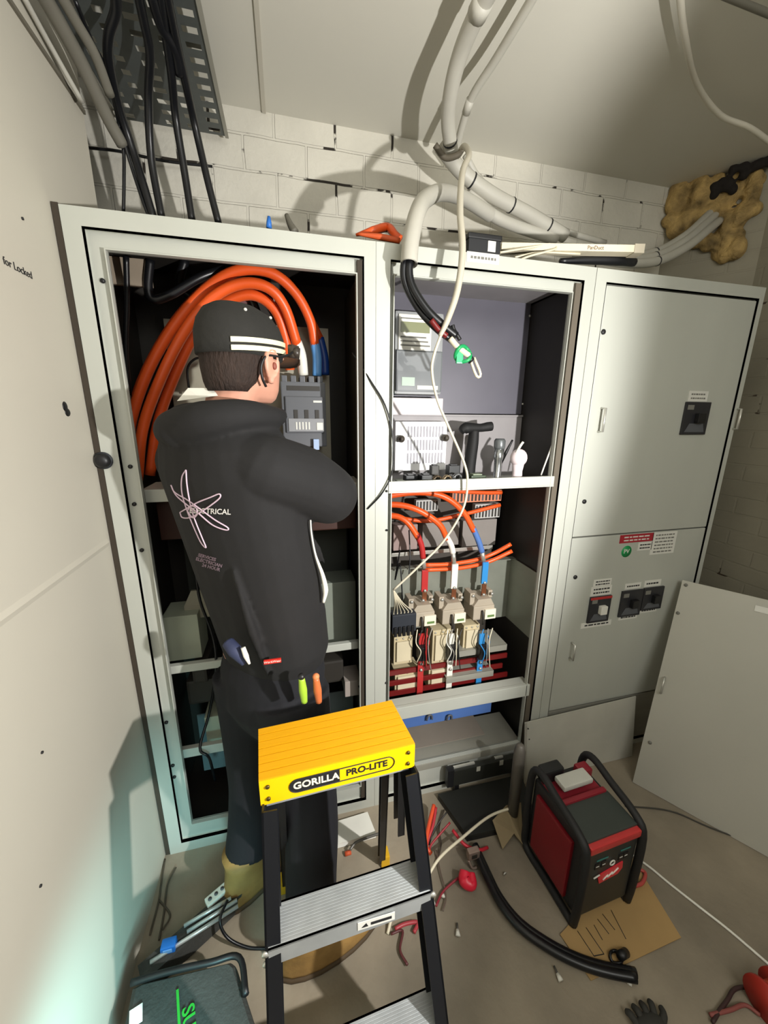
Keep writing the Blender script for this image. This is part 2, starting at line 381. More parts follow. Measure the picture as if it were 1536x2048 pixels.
def breaker_window(x0, y0, x1, y1, par, label, redtop=False, toggle=BLACKP):
    o, rc = plate('switch_plate', x0, y0, x1, y1, mat('breaker_black', '26262a', .45), par, .008, label=label, bev=.002)
    cx, cz = (rc[0]+rc[2])/2, (rc[1]+rc[3])/2; hw = (rc[2]-rc[0])/2
    put('toggle', MB().box((cx-hw*.15, -.022, cz-.018), (cx+hw*.45, -.004, cz+.02), .003), toggle, o)
    put('emblem', MB().box((rc[0]+.008, -.0055, rc[3]-.03), (rc[0]+.008+hw*.5, -.004, rc[3]-.012)), GREYINK, o)
    put('escutcheon', MB().prism([(cx-hw*.8, -.0052, rc[1]+.01), (cx+hw*.8, -.0052, rc[1]+.01), (cx+hw*.6, -.0052, cz-.02), (cx-hw*.5, -.0052, cz-.02)], (0, .001, 0)), SLATE, o)
    if redtop: put('red_band', MB().box((rc[0], -.0056, rc[3]-.012), (rc[2], -.004, rc[3]-.001)), RED, o)
    return o
breaker_window(1364, 804, 1413, 869, up, 'black breaker plate on the upper door')
o, rc = plate('paper_label', 1377, 782, 1415, 803, PAPER, up); lines(o, rc, 2, .0025, GREYINK)
breaker_window(1176, 1192, 1217, 1242, lo, 'breaker plate with red band and white toggle', True, WHITEP)
breaker_window(1239, 1180, 1280, 1230, lo, 'left of a pair of black breaker plates'); breaker_window(1283, 1174, 1322, 1217, lo, 'right of a pair of black breaker plates')
for q, n in [((1187, 1158, 1222, 1172), 2), ((1182, 1172, 1222, 1190), 2), ((1250, 1166, 1281, 1177), 1), ((1289, 1160, 1321, 1172), 1), ((1162, 1243, 1221, 1253), 1), ((1237, 1229, 1273, 1238), 1), ((1279, 1216, 1312, 1224), 1), ((1276, 1084, 1303, 1100), 2), ((1303, 1064, 1350, 1107), 6)]:
    o, rc = plate('paper_label', *q, PAPER, lo); lines(o, rc, n, .0025, GREYINK if n > 2 else INK)
o, rc = plate('warning_label', 1240, 1068, 1306, 1084, mat('warning_red', 'a32230', .5), lo, label='red warning label'); lines(o, rc, 2, .0025, PAPER)
c = F(1253, 1103, Y=.0035)
o = put('solar_sticker', MB().cyl(c, c+V((0, .0015, 0)), .026, n=28), mat('sticker_green', '14924e', .5), lo, label='round green sticker')
put('letters', front_text('PV', .026, c.x, .0032, c.z, .0004), PAPER, o)
# frame label over the middle bay
o, rc = plate('paper_label', 933, 506, 998, 527, PAPER, cabB, Y=0); lines(o, rc, 1, -.0015, GREYINK)

# plinth strip in front of the middle unit floor
# interior of left bay: back, plates, boxes
def cab_box(name, x0, y0, x1, y1, Y, dep, m, par, bev=.003, label=None):
    a = F(x0, (y0+y1)/2, Y=Y); b = F(x1, (y0+y1)/2, Y=Y); c0 = F((x0+x1)/2, y0, Y=Y); c1 = F((x0+x1)/2, y1, Y=Y)
    return put(name, MB().box((a.x, Y, c1.z), (b.x, Y+dep, c0.z), bev), m, par, label=label)
put('mounting_plate', MB().box((.13, .36, 1.40), (.70, .365, 1.93)), BEIGEIN, cabA)
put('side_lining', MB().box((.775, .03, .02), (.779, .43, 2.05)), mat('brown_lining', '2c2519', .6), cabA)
put('glare_patch', MB().box((.03, .2, 1.985), (.15, .215, 2.06), .003), mat('tan_glare', '9d8f7d', .6), cabA)  # tan plate paints a small patch of glare inside the bay
put('cross_rail', MB().box((.085, .05, 1.345), (.765, .07, 1.385), .003).box((.085, .07, 1.38), (.765, .2, 1.384)), STEEL, cabA)
put('busbar_cover', MB().box((.1, .12, 1.20), (.76, .34, 1.335), .004), mat('brown_cover', '3a1c12', .6), cabA)
put('mounting_plate', MB().box((.10, .37, .62), (.76, .374, 1.2)), mat('grey_green_plate', '4d504a', .6), cabA)
put('angle_bracket', MB().box((.13, .16, .88), (.46, .20, .93), .003).prism([(.13, .16, .93), (.16, .16, .99), (.40, .16, .99), (.46, .16, .93)], (0, .01, 0)), BEIGEIN, cabA)
cab_box('terminal_cover', 328, 1232, 400, 1320, .12, .12, mat('pale_green_cover', 'aab09c', .5), cabA)
cab_box('terminal_cover', 640, 1165, 712, 1290, .16, .12, mat('grey_green_cover', '7f857a', .5), cabA)
cab_box('terminal_cover', 690, 1362, 722, 1392, .06, .1, mat('rosy_grey', '9d938c', .5), cabA)
put('cross_rail', MB().box((.085, .05, .735), (.765, .07, .765), .003), STEEL, cabA)
put('fuse_base', MB().box((.12, .1, .56), (.70, .3, .66), .01).box((.15, .08, .66), (.2, .3, .73), .01).box((.3, .08, .66), (.35, .3, .73), .01), DARKIN, cabA)
cab_box('contactor', 412, 1432, 455, 1500, .10, .12, mat('pale_green_cover', 'aab09c'), cabA)
put('cross_rail', MB().box((.085, .03, .395), (.765, .05, .432), .003), STEEL, cabA)
put('lower_back_plate', MB().box((.10, .25, .10), (.76, .254, .39)), mat('blue_grey_plate', '6f7d80', .5, .1), cabA)
tag(put('power_lead', MB().tube([F(388,1120,Y=.1), F(400,1200,Y=.09), F(425,1270,Y=.08), F(432,1330,Y=.06), F(420,1420,Y=.1), F(400,1495,Y=.03), F(418,1515,Y=.02), F(430,1560,Y=.1)], .005, n=8), BLACKC), 'thin black lead hanging down the lower left bay', 'cable')

# ------------------------------------------------------------------ circuit breaker
bl = F(560, 750, Y=.2); br_ = F(650, 750, Y=.2); bw = br_.x-bl.x; bz1 = bl.z; bz0 = F(652, 893, Y=.2).z
t = thing('circuit_breaker', 'dark grey moulded case circuit breaker beside the cap brim', 'circuit breaker', ((bl.x+br_.x)/2, .26, bz0))
X0, X1 = bl.x, br_.x
put('case', MB().box((X0, .2, bz0), (X1, .34, bz1-.02), .004).box((X0+.012, .19, bz0+.05), (X1-.008, .21, bz1-.07), .004), SLATE, t)
mb = MB()
for i in range(5): mb.box((X0+i*bw/5+.004, .2, bz1-.022), (X0+(i+1)*bw/5-.008, .3, bz1), .003)
put('terminal_shroud', mb, SLATE, t)
put('terminal_recess', MB().box((X0+.02, .198, bz1-.05), (X1-.02, .2015, bz1-.034)), DARKIN, t)
for i in range(3): put('toggle_window', MB().box((X0+bw*(.26+.24*i), .187, bz1-.15), (X0+bw*(.26+.24*i)+.014, .191, bz1-.115), .001), DARKIN, t)
put('maker_plate', MB().box((X1-.045, .188, bz1-.09), (X1-.015, .1905, bz1-.083)), PAPER, t)
put('trip_unit', MB().box((X0+.02, .186, bz0+.055), (X1-.01, .192, bz0+.10), .002), mat('mid_grey', '8b8c8f'), t)
mb = MB()
for i in range(5): mb.box((X0+.045+i*.011, .184, bz0+.062), (X0+.05+i*.011, .187, bz0+.088))
put('dials', mb, PAPER, t); put('display', MB().box((X1-.036, .183, bz0+.06), (X1-.014, .187, bz0+.086), .001), PAPER, t)
put('blue_tag', MB().box((X1-.05, .18, bz0-.01), (X1-.03, .2, bz0+.028), .002), mat('pale_blue', '9fb4d4'), t)

# orange cables of the left bay
R1 = .0165
def bundle(name, pts, r, m, label, group=None, ends=(), n=12, cat='cable'):
    P = [F(x, y, Y=Y) for x, y, Y in pts]
    t = thing(name, label, cat, P[-1], group=group)
    put('sheath', MB().tube(P, r, n=n), m, t)
    for (nm, epts, er, em, lb) in ends: put(nm, MB().tube([F(x, y, Y=Y) for x, y, Y in epts], er, n=n), em, t, label=lb)
    return t
G1 = 'orange power cables looping over the worker'
bundle('orange_cable', [(262,985,.2),(258,870,.22),(285,770,.22),(330,680,.22),(400,590,.2),(470,543,.18),(540,545,.18),(590,585,.2),(620,640,.22),(630,690,.24)], R1, ORANGE,
       'outermost orange cable arching over the cap to a pale blue sleeve', G1, [('blue_sleeve', [(629,684,.24),(634,715,.24),(634,752,.24)], R1*1.02, mat('pale_blue_sleeve', '5f9ad8', .45), 'blue phase sleeve')])
bundle('orange_cable', [(275,960,.17),(285,860,.18),(318,765,.18),(365,670,.18),(420,600,.16),(480,568,.15),(535,575,.15),(570,615,.17),(595,690,.21)], R1, ORANGE,
       'orange cable arching over the cap to a white sleeve', G1, [('white_sleeve', [(594,684,.21),(603,712,.21),(607,750,.22)], R1*1.02, WHITEP, 'white phase sleeve')])
bundle('orange_cable', [(300,950,.24),(315,850,.25),(350,750,.25),(400,650,.24),(450,605,.22),(505,590,.2),(550,620,.2),(572,680,.22),(580,740,.23)], R1, ORANGE,
       'innermost orange cable, half hidden behind the cap', G1)
bundle('orange_cable', [(258,940,.28),(262,840,.3),(292,745,.3),(350,645,.3),(420,570,.28),(500,535,.26),(560,555,.26),(600,600,.28),(640,680,.3)], R1, mat('orange_cable_shade', 'd84c1a', .4),
       'rear orange cable arching to a dark blue sleeve', G1, [('blue_sleeve', [(639,676,.3),(648,715,.3),(650,750,.3)], R1*1.02, mat('deep_blue_sleeve', '173f8c', .45), 'dark blue sleeve')])
# black leads in the upper left bay
for i, (pts, r, lb) in enumerate([
    ([(252,512,.15),(254,600,.18),(252,700,.2),(258,790,.22)], .008, 'thin black lead hanging just inside the left bay edge'),
    ([(300,520,.2),(296,570,.2),(305,598,.2),(340,590,.2),(400,555,.2),(450,538,.22)], .013, 'black cable hooked in a U at the top left of the bay'),
    ([(370,520,.3),(360,570,.3),(400,600,.3),(460,580,.3)], .014, 'black cable curling behind the orange cables'),
    ([(405,640,.34),(450,600,.32),(490,580,.3),(520,640,.32)], .016, 'black cable loop just above the cap'),
    ([(380,790,.3),(375,740,.3),(390,718,.3),(415,715,.3)], .004, 'thin black wire curled behind the worker neck')]):
    tag(put('black_cable', MB().tube([F(x,y,Y=Y) for x,y,Y in pts], r, n=10), BLACKC), lb, 'cable')
for pts, lb in [([(430,610,.3),(480,575,.28),(510,560,.28)], 'thin silver wire crossing left above the cap'), ([(530,565,.28),(545,590,.28),(553,630,.28)], 'thin silver wire right above the cap')]:
    tag(put('bare_wire', MB().tube([F(x,y,Y=Y) for x,y,Y in pts], .0025, n=6), BRIGHT), lb, 'wire')
tag(put('cable_boot', MB().ell(F(475,598,Y=.3), (.04,.03,.02)), mat('mauve_plastic', '7c5a5c')), 'mauve cap piece behind the top of the worker cap', 'cable boot')

# ------------------------------------------------------------------ meter
ma = F(792, 618, Y=.19); mb_ = F(884, 790, Y=.19); mx0, mx1, mz1, mz0 = ma.x, mb_.x, ma.z, mb_.z
t = thing('electricity_meter', 'grey electricity meter with small display in the upper middle bay', 'meter', ((mx0+mx1)/2, .24, mz0))
put('case', MB().box((mx0, .2, mz0), (mx1, .276, mz1), .012), mat('meter_grey', '9a9c9d', .4), t)
fc = put('face', MB().box((mx0+.012, .194, mz1-.135), (mx1-.05, .202, mz1-.012), .004), WHITEP, t)
put('display', MB().box((mx0+.02, .191, mz1-.072), (mx1-.058, .1945, mz1-.038)), mat('lcd', '7c8057', .3), fc)
mb = MB()
for k in range(3): mb.box((mx0+.02, .1930, mz1-.09-.014*k), (mx1-.07+.008*k, .1942, mz1-.085-.014*k))
mb.box((mx0+.02, .193, mz1-.028), (mx1-.08, .1942, mz1-.024)); put('print', mb, GREYINK, fc)
put('terminal_cover', MB().box((mx0+.004, .188, mz0+.01), (mx1-.004, .202, mz0+.155), .01), mat('smoked_cover', '6e7275', .25, coat=.4), t)
put('seal_label', MB().box((mx0+.025, .186, mz0+.03), (mx0+.075, .189, mz0+.06)), mat('pale_mint', 'b9cbbd'), t)
put('paper_label', MB().box((mx0+.085, .186, mz0+.018), (mx1-.02, .189, mz0+.032)), PAPER, t)
put('side_band', MB().box((mx0-.004, .21, mz0), (mx0+.02, .278, mz0+.09), .004), mat('dark_teal', '28403e'), t)
t2 = put('mounting_shelf', MB().box((.86, .20, mz0-.075), (mx1+.01, .276, mz0-.012), .003), mat('pink_white', 'cfc6c8', .5), cabB)
# louvred panel, the strong light on it put into its white colour
pa = F(792, 843, Y=.22); pb = F(892, 925, Y=.22)
t = thing('slotted_box', 'bright white slotted panel with two round knobs below the meter', 'panel', ((pa.x+pb.x)/2, .24, pb.z-.02))
put('backing', MB().box((pa.x, .225, pb.z-.03), (pb.x, .272, pa.z), .003), mat('lit_white', 'f4f4f6', .35), t)
for j in range(3):
    for i in range(12):
        xx = pa.x+.05+i*.013; zz = pa.z-.018-j*.052
        put('slot', MB().box((xx, .222, zz-.042), (xx+.006, .2255, zz)), mat('slot_grey', 'a8a6ae'), t)
for px_ in ((803, 878), (892, 876)):
    c = F(*px_, Y=.2); put('knob', MB().cyl(c+V((0,.02,0)), c, .014).cyl(c, c+V((0,-.012,0)), .007), mat('knob_bronze', '4c463f', .4), t)

# ------------------------------------------------------------------ clutter on the shelf
SZ = 1.3575
def on(x, Yq, z=SZ): return F(x, 950, Y=Yq).x
# hammer standing head up
hx = F(943, 900, Y=.17); X = hx.x
t = thing('hammer', 'black hammer standing head up on the shelf', 'hammer', (X, .17, SZ))
put('grip', MB().tube([(X-.006,.17,SZ),(X-.004,.17,SZ+.06),(X+.004,.17,SZ+.15),(X+.006,.17,SZ+.20)], [.026,.024,.022,.019], n=12), mat('matt_black', '0e0e0f', .7), t)
put('head', MB().tube([(X-.05,.17,SZ+.195),(X-.03,.17,SZ+.207),(X+.03,.17,SZ+.208),(X+.06,.17,SZ+.212),(X+.08,.17,SZ+.214)], [.014,.022,.016,.018,.018], n=12), mat('matt_black', '0e0e0f'), t)
# chrome torch
X = F(995, 940, Y=.07).x
t = thing('torch', 'shiny chrome torch standing between the hammer and the white lamp', 'torch', (X, .07, SZ))
put('barrel', MB().lathe([(.02,0),(.02,.02),(.015,.026),(.015,.09),(.018,.1),(.0185,.135)], (X,.07,SZ)), mat('chrome', 'aeb2b4', .2, .9), t)
put('lens_head', MB().lathe([(.019,.135),(.021,.14),(.021,.165),(.016,.172)], (X,.07,SZ)), mat('smoke_grey', '6c7072', .3, .4), t)
# white lamp
X = F(1035, 940, Y=.06).x
t = thing('light_bulb', 'pinkish white bulb shaped lamp at the right of the shelf', 'lamp', (X, .06, SZ))
put('neck', MB().lathe([(.022,0),(.020,.01),(.018,.05),(.022,.075)], (X,.06,SZ)), mat('rosy_white', 'ecdde0', .4), t)
put('globe', MB().ell((X, .06, SZ+.10), (.032,.032,.034)), mat('rosy_white', 'ecdde0'), t)
put('clip', MB().tube([(X-.018,.05,SZ+.12),(X-.005,.05,SZ+.145),(X+.006,.05,SZ+.16)], .005, n=8), WHITEP, t)
X = F(1018, 942, Y=.05).x
t = thing('tape_reel', 'tiny white ring lying at the foot of the white lamp', 'ring', (X, .045, SZ))
put('ring', MB().tube([(X+.011*math.cos(a*.5236), .045, SZ+.013+.011*math.sin(a*.5236)) for a in range(13)], .0035, n=8, sm=2), WHITEP, t)
# connectors, coil, green box
for i, (x, Yq, sx, sy, sz, m, lb) in enumerate([
    (800, .05, .045, .05, .02, '8d9497', 'small grey socket block at the left end of the shelf'),
    (822, .10, .05, .04, .03, '1d2022', 'black plastic block behind the grey socket block'),
    (850, .06, .04, .05, .035, '161819', 'black connector block at the middle left of the shelf'),
    (868, .10, .03, .03, .055, '2b2925', 'dark brown connector standing behind the wire tangle'),
    (905, .14, .045, .04, .05, '15181a', 'square black box behind the hanging white cable'),
    (952, .06, .06, .05, .03, '2e3f24', 'dark green box in front of the hammer')]):
    X = F(x, 945, Y=Yq).x; sz *= 1.35
    t = thing('connector_block', lb, 'block', (X, Yq, SZ))
    mm = mat('clutter_'+m, m, .5)
    put('housing', MB().box((X-sx/2, Yq-sy/2, SZ), (X+sx/2, Yq+sy/2, SZ+sz), .004), mm, t)
    mb = MB()
    for k in range(5): mb.box((X-sx/2+.004+k*sx/5.2, Yq-sy/2-.001, SZ+.004), (X-sx/2+.004+k*sx/5.2+sx/10, Yq-sy/2+.002, SZ+sz*.6), .0005)
    put('slots', mb, WHITEP if i in (0,) else DARKIN, t)
    put('top_plate', MB().box((X-sx*.3, Yq-sy*.3, SZ+sz), (X+sx*.3, Yq+sy*.3, SZ+sz+.004), .001), mat('pale_sage', '8f9a84') if i in (0, 5) else BLACKP, t)
for i, (x, Yq, lb) in enumerate([(875, .05, 'bronze wire coil left of the hanging cable'), (895, .05, 'tan wire coil just left of the hanging cable'), (915, .08, 'grey wire coil right under the hanging cable')]):
    X = F(x, 945, Y=Yq).x; pts = []
    for k in range(50):
        a = k*.55; rr = .018+.004*math.sin(k*1.3); pts.append((X+rr*math.cos(a), Yq+.012*math.sin(a*1.1), SZ+.024+.018*math.sin(a)))
    tag(put('wire_coil', MB().tube(pts, .0022, n=5, sm=2), mat('coil%d' % i, ('6b5c48', 'a08d70', '8d8f90')[i], .4, .3)), lb, 'wire coil')
tag(put('screwdriver', MB().tube([F(1000,930,Y=.2), F(1012,905,Y=.2), F(1025,880,Y=.2)], [.006,.007,.004], n=8), BLACKP), 'thin black stick leaning between torch and white lamp', 'tool')
tag(put('long_lead', MB().tube([F(1112,870,Y=.03), F(1095,915,Y=.03), F(1082,950,Y=.04)], .003, n=6), WHITEP), 'short white cord at the right edge of the shelf', 'cord')

# ------------------------------------------------------------------ lower middle bay
put('chassis_plate', MB().box((.83, .40, .50), (1.5, .404, 1.345)), mat('warm_dark_grey', '4a443e', .6), cabB)
def grid(x0, y0, x1, y1, n, Y, lb, m='b9b8b4'):
    a = F(x0, (y0+y1)/2, Y=Y); b = F(x1, (y0+y1)/2, Y=Y); c0 = F((x0+x1)/2, y0, Y=Y); c1 = F((x0+x1)/2, y1, Y=Y)
    t = thing('terminal_strip', lb, 'terminal strip', ((a.x+b.x)/2, Y, c1.z))
    put('housing', MB().box((a.x, Y, c1.z), (b.x, Y+.03, c0.z), .002), mat('strip_'+m, m, .5), t)
    pw = (b.x-a.x)/n
    for i in range(n): put('clamp', MB().box((a.x+(i+.3)*pw, Y-.003, c1.z+.006), (a.x+(i+.75)*pw, Y+.002, c0.z-.006)), DARKIN if i % 4 else SLATE, t)
grid(832, 1000, 876, 1023, 7, .30, 'left pale terminal strip behind the orange cables')
grid(905, 982, 1003, 1004, 14, .30, 'upper right terminal strip tinted by orange cables', 'd88a68')  # orange reflected from the cables is put into the housing colour
grid(950, 1008, 1000, 1036, 8, .30, 'lower right pale terminal strip')
cab_box('relay_block', 925, 1040, 992, 1092, .31, .06, mat('grey_mod', '857f7a'), cabB)
cab_box('relay_block', 845, 1045, 918, 1092, .31, .06, mat('grey_mod', '857f7a'), cabB)
cab_box('relay_block', 787, 1050, 835, 1100, .31, .06, mat('rosy_mod', '9a8580'), cabB)
put('busbar', MB().box((.87, .26, F(850,1106,Y=.26).z-.006), (1.42, .265, F(850,1106,Y=.26).z+.01), .001), BRIGHT, cabB)
g0 = F(785, 1135, Y=.25).z; g1 = F(785, 1262, Y=.25).z
put('galvanised_tray', MB().box((.85, .25, g1), (1.525, .253, g0)).box((.85, .22, g0-.002), (1.525, .253, g0+.002)).box((1.515, .03, g1), (1.519, .25, g0)), mat('galvanised', '8e9186', .4, .35, .1, 8), cabB)
put('bracket_plate', MB().box((1.15, .12, .60), (1.45, .25, .604)).box((1.15, .118, .575), (1.45, .121, .604)), STEEL2, cabB)
put('bracket_plate', MB().box((1.15, .10, .49), (1.38, .25, .494)).box((1.15, .098, .465), (1.38, .101, .494)), STEEL2, cabB)
G2 = 'orange phase cables in the lower middle bay'
R2 = .0125
bundle('phase_cable', [(755,1035,.22),(790,1032,.2),(815,1045,.18),(836,1075,.17)], R2, ORANGE, 'lowest orange cable curving down to the red sleeve', G2,
       [('sleeve', [(834,1068,.17),(843,1092,.17),(846,1116,.17)], R2, RED, 'red phase sleeve'), ('cable_lug', [(846,1114,.17),(848,1136,.17)], .010, BRIGHT, None)])
bundle('phase_cable', [(755,1010,.22),(800,1010,.2),(840,1022,.18),(878,1048,.17),(894,1078,.17)], R2, ORANGE, 'middle orange cable curving down to the white sleeve', G2,
       [('sleeve', [(892,1072,.17),(902,1090,.17),(906,1106,.17)], R2, WHITEP, 'white phase sleeve'), ('cable_lug', [(906,1104,.17),(908,1126,.17)], .010, BRIGHT, None)])
bundle('phase_cable', [(755,995,.22),(830,985,.2),(885,992,.18),(925,1022,.17),(948,1062,.17)], R2, ORANGE, 'longest orange cable curving down to the blue sleeve', G2,
       [('sleeve', [(946,1056,.17),(957,1082,.17),(964,1104,.17)], R2, mat('steel_blue', '5376b4', .45), 'blue phase sleeve'), ('cable_lug', [(964,1102,.17),(967,1122,.17)], .010, BRIGHT, None)])
for pts, lb in [([(755,985,.26),(850,980,.26),(960,985,.26),(1003,985,.26)], 'orange cable running along under the shelf'),
                ([(770,1030,.27),(850,1042,.27),(920,1030,.27),(1000,1010,.27)], 'orange cable running behind the curved ones'),
                ([(850,1130,.2),(900,1128,.2),(950,1120,.2),(985,1108,.2),(1022,1088,.18)], 'upper of two orange cable ends crossing the busbars'),
                ([(850,1140,.2),(920,1136,.2),(975,1124,.2),(1024,1102,.18)], 'lower of two orange cable ends crossing the busbars')]:
    tag(put('orange_cable', MB().tube([F(x,y,Y=Y) for x,y,Y in pts], .009, n=10), ORANGE), lb, 'cable', )
# flat links, fuse bases, contactors, one set per phase
for nm, m, cx, y0, y1, lc, Rm in [('red', RED, 850, 1140, 1182, (850,1205), 0), ('white', WHITEP, 910, 1128, 1176, (911,1200), 0), ('blue', mat('link_blue', '2f86c8', .45), 971, 1124, 1166, (970,1192), 0)]:
    a = F(cx, y0, Y=.165); b = F(cx, y1, Y=.165)
    t = thing('phase_link', 'flat %s insulated link above its beige fuse base' % nm, 'link', (a.x, .165, F(*lc, Y=.165).z))
    put('insulation', MB().box((a.x-.014, .160, b.z), (a.x+.014, .170, a.z), .002), m, t)
    e = F(lc[0], lc[1], Y=.16); put('copper_tongue', MB().box((a.x-.010, .158, e.z), (a.x+.010, .164, b.z), .001), COPPER, t)
    put('clip_bolt', MB().cyl((a.x, .160, b.z+.006), (a.x, .152, b.z+.006), .006), BRIGHT, t)
    # beige fuse base
    c = F(cx-2, lc[1]+28, Y=.12)
    BEI = mat('beige_base', 'a89d8c', .55, 0, .06)
    t = thing('fuse_base', 'beige fuse base holding the %s phase link' % nm, 'fuse base', (c.x, .17, c.z-.055), group=None)
    put('body', MB().box((c.x-.052, .12, c.z-.045), (c.x+.048, .22, c.z+.02), .006).prism([(c.x-.05,.125,c.z+.02),(c.x-.03,.125,c.z+.05),(c.x+.03,.125,c.z+.05),(c.x+.046,.125,c.z+.02)], (0,.09,0)), BEI, t)
    put('terminal_post', MB().box((c.x-.062, .14, c.z+.02), (c.x-.04, .2, c.z+.075), .003), BEI, t); put('terminal_post', MB().box((c.x+.03, .15, c.z+.04), (c.x+.05, .2, c.z+.075), .003), BEI, t)
    pl = put('fuse_label', MB().box((c.x+.0, .112, c.z-.042), (c.x+.052, .121, c.z+.004), .002), mat('label_cream', 'ddd6c4'), t)
    put('green_stripe', MB().box((c.x+.012, .1105, c.z-.032), (c.x+.044, .1125, c.z-.022)), mat('stripe_green', '5d7a43'), pl)
    for dx in (-.05, .0, .04): put('nut', MB().cyl((c.x+dx, .14, c.z+.065), (c.x+dx, .132, c.z+.065), .007, n=6), BRIGHT, t)
    put('lever', MB().tube([(c.x-.012,.118,c.z+.0),(c.x-.012,.105,c.z-.02),(c.x-.012,.105,c.z-.06)], .005, n=8, sm=2), DARKIN, t)
    # lower strip and current transformer
    q0 = F(cx-6, 1268, Y=.11); q1 = F(cx-12, {'red': 1400, 'white': 1382, 'blue': 1370}[nm], Y=.10)
    t = thing('phase_conductor', '%s flat conductor dropping from the fuse base to the red busbars' % nm, 'conductor', (q0.x, .11, q1.z))
    put('strip', MB().prism([(q0.x-.013,.11,q0.z),(q0.x+.013,.11,q0.z),(q0.x+.013,.11,q1.z),(q0.x-.013,.11,q1.z)], (0,.006,0)), m, t)
    for k in range(4):
        xx = q0.x-.035+.022*k; put('loose_wire', MB().tube([(xx+.01,.10,q0.z+.03),(xx-.012*(k%2),.082,q0.z-.02),(xx+.02-.01*k,.075,q0.z-.06-.01*k),(xx+.008,.09,q0.z-.12-.015*k)], .0024, n=5), (BLACKC, m, mat('grey_core', '8f8b84'), CREAM)[(k+len(nm)) % 4], t)
    put('loose_wire', MB().tube([(q0.x+.015,.10,q0.z+.01),(q0.x+.025,.09,q0.z-.03),(q0.x+.01,.085,q0.z-.07),(q0.x+.02,.09,q0.z-.11)], .003, n=6), m, t)
    put('transformer', MB().box((q0.x-.018, .085, q0.z-.115), (q0.x+.026, .13, q0.z-.05), .006), BLACKP, t)
    for k in range(2): put('clamp_bolt', MB().cyl((q0.x, .11, q0.z-.14-.03*k), (q0.x, .10, q0.z-.14-.03*k), .006, n=8), BRIGHT, t)
for i, (x0, y0, x1, y1, lb) in enumerate([(866, 1262, 902, 1322, 'beige contactor between the red and white conductors'), (928, 1252, 956, 1298, 'beige contactor between the white and blue conductors'),
                                         (788, 1275, 824, 1325, 'beige contactor left of the red conductor'), (858, 1332, 898, 1372, 'beige contactor low beside the white conductor'), (790, 1345, 838, 1378, 'beige contactor at the bottom left of the middle bay')]):
    Y = .14; a = F(x0, y0, Y=Y); b = F(x1, y1, Y=Y)
    t = thing('contactor', lb, 'contactor', ((a.x+b.x)/2, .18, b.z))
    put('housing', MB().box((a.x, Y, b.z), (b.x, .23, a.z), .004), mat('beige_contactor', 'c3b593', .5, 0, .05), t)
    put('arc_cover', MB().box((a.x+.01, Y-.012, b.z+.02), (b.x-.01, Y+.002, a.z-.02), .003), mat('beige_pale', 'cfc3a6'), t)
    for k in range(3): put('screw', MB().cyl((a.x+.012+k*(b.x-a.x-.024)/2, Y, a.z-.01), (a.x+.012+k*(b.x-a.x-.024)/2, Y-.004, a.z-.01), .004, n=8), BRIGHT, t)
# black terminal with white wires
t = thing('terminal_block', 'black terminal block fed by a fan of white wires', 'terminal block', F(806, 1262, Y=.1))
a = F(785, 1232, Y=.1); b = F(832, 1262, Y=.1)
put('housing', MB().box((a.x, .1, b.z), (b.x, .15, a.z), .004), mat('blue_black', '272b33'), t)
for k in range(5): put('pole', MB().box((a.x+.006+k*.0185, .092, b.z-.012), (a.x+.018+k*.0185, .102, b.z+.03), .002), BLACKP, t)
for k in range(6):
    e = V((a.x+.008+k*.015, .11, a.z)); tag(put('control_wire', MB().tube([F(787,1180,Y=.03), F(790+k*3,1205,Y=.05), e+V((0,0,.01)), e], .0022, n=6), CREAM), 'white control wire of the fan entering the black terminal block', 'wire', 'white control wires fanning into the terminal block')
# dark red busbars
for k, (yy, x0_, x1_) in enumerate([(1346, .88, 1.46), (1366, .88, 1.44), (1386, .88, 1.47)]):
    z = F(900, yy, Y=.07).z
    tag(put('red_busbar', MB().box((x0_, .124-.001*k, z-.012), (x1_, .132-.001*k, z+.012), .002), DARKRED), ['uppermost dark red busbar at the bottom of the middle bay', 'middle dark red busbar at the bottom of the middle bay', 'lowest dark red busbar just above the cross rail'][k], 'busbar')
for pts, lb in [([(800,1100,.2),(790,1160,.2),(800,1130,.18),(805,1200,.15)], 'thin dark wire at the left of the busbars'), ([(818,1060,.25),(820,1110,.22),(818,1150,.2)], 'thin straight dark wire beside the red sleeve')]:
    tag(put('dark_wire', MB().tube([F(x,y,Y=Y) for x,y,Y in pts], .0028, n=6), BLACKC), lb, 'wire')
# blue trunking under the rail
za = F(900, 1430, Y=.06).z
t = thing('blue_trunking', 'blue plastic trunking under the cross rail of the middle bay', 'trunking', (1.12, .12, za-.03))
put('channel', MB().box((.86, .06, za-.026), (1.36, .12, za+.03), .003), mat('blue_trunk', '4a6ba8', .5), t)
for x in (858, 898): 
    c = F(x, 1432, Y=.05); put('cable_end', MB().tube([c+V((-.01,0,-.02)), c+V((-.005,-.005,.005)), c+V((.012,0,.0)), c+V((.015,0,-.02))], .004, n=6), SLATE, t)
put('base_plate', MB().prism([F(815,1462,Z=.17)+V((0,0,0)), F(985,1482,Z=.17), F(958,1436,Z=.17), F(830,1440,Z=.17)], (0,0,.004)) if False else MB().box((.86, .06, .186), (1.34, .36, .19)), mat('warm_grey_plate', '8a8177', .5, .1), cabB)

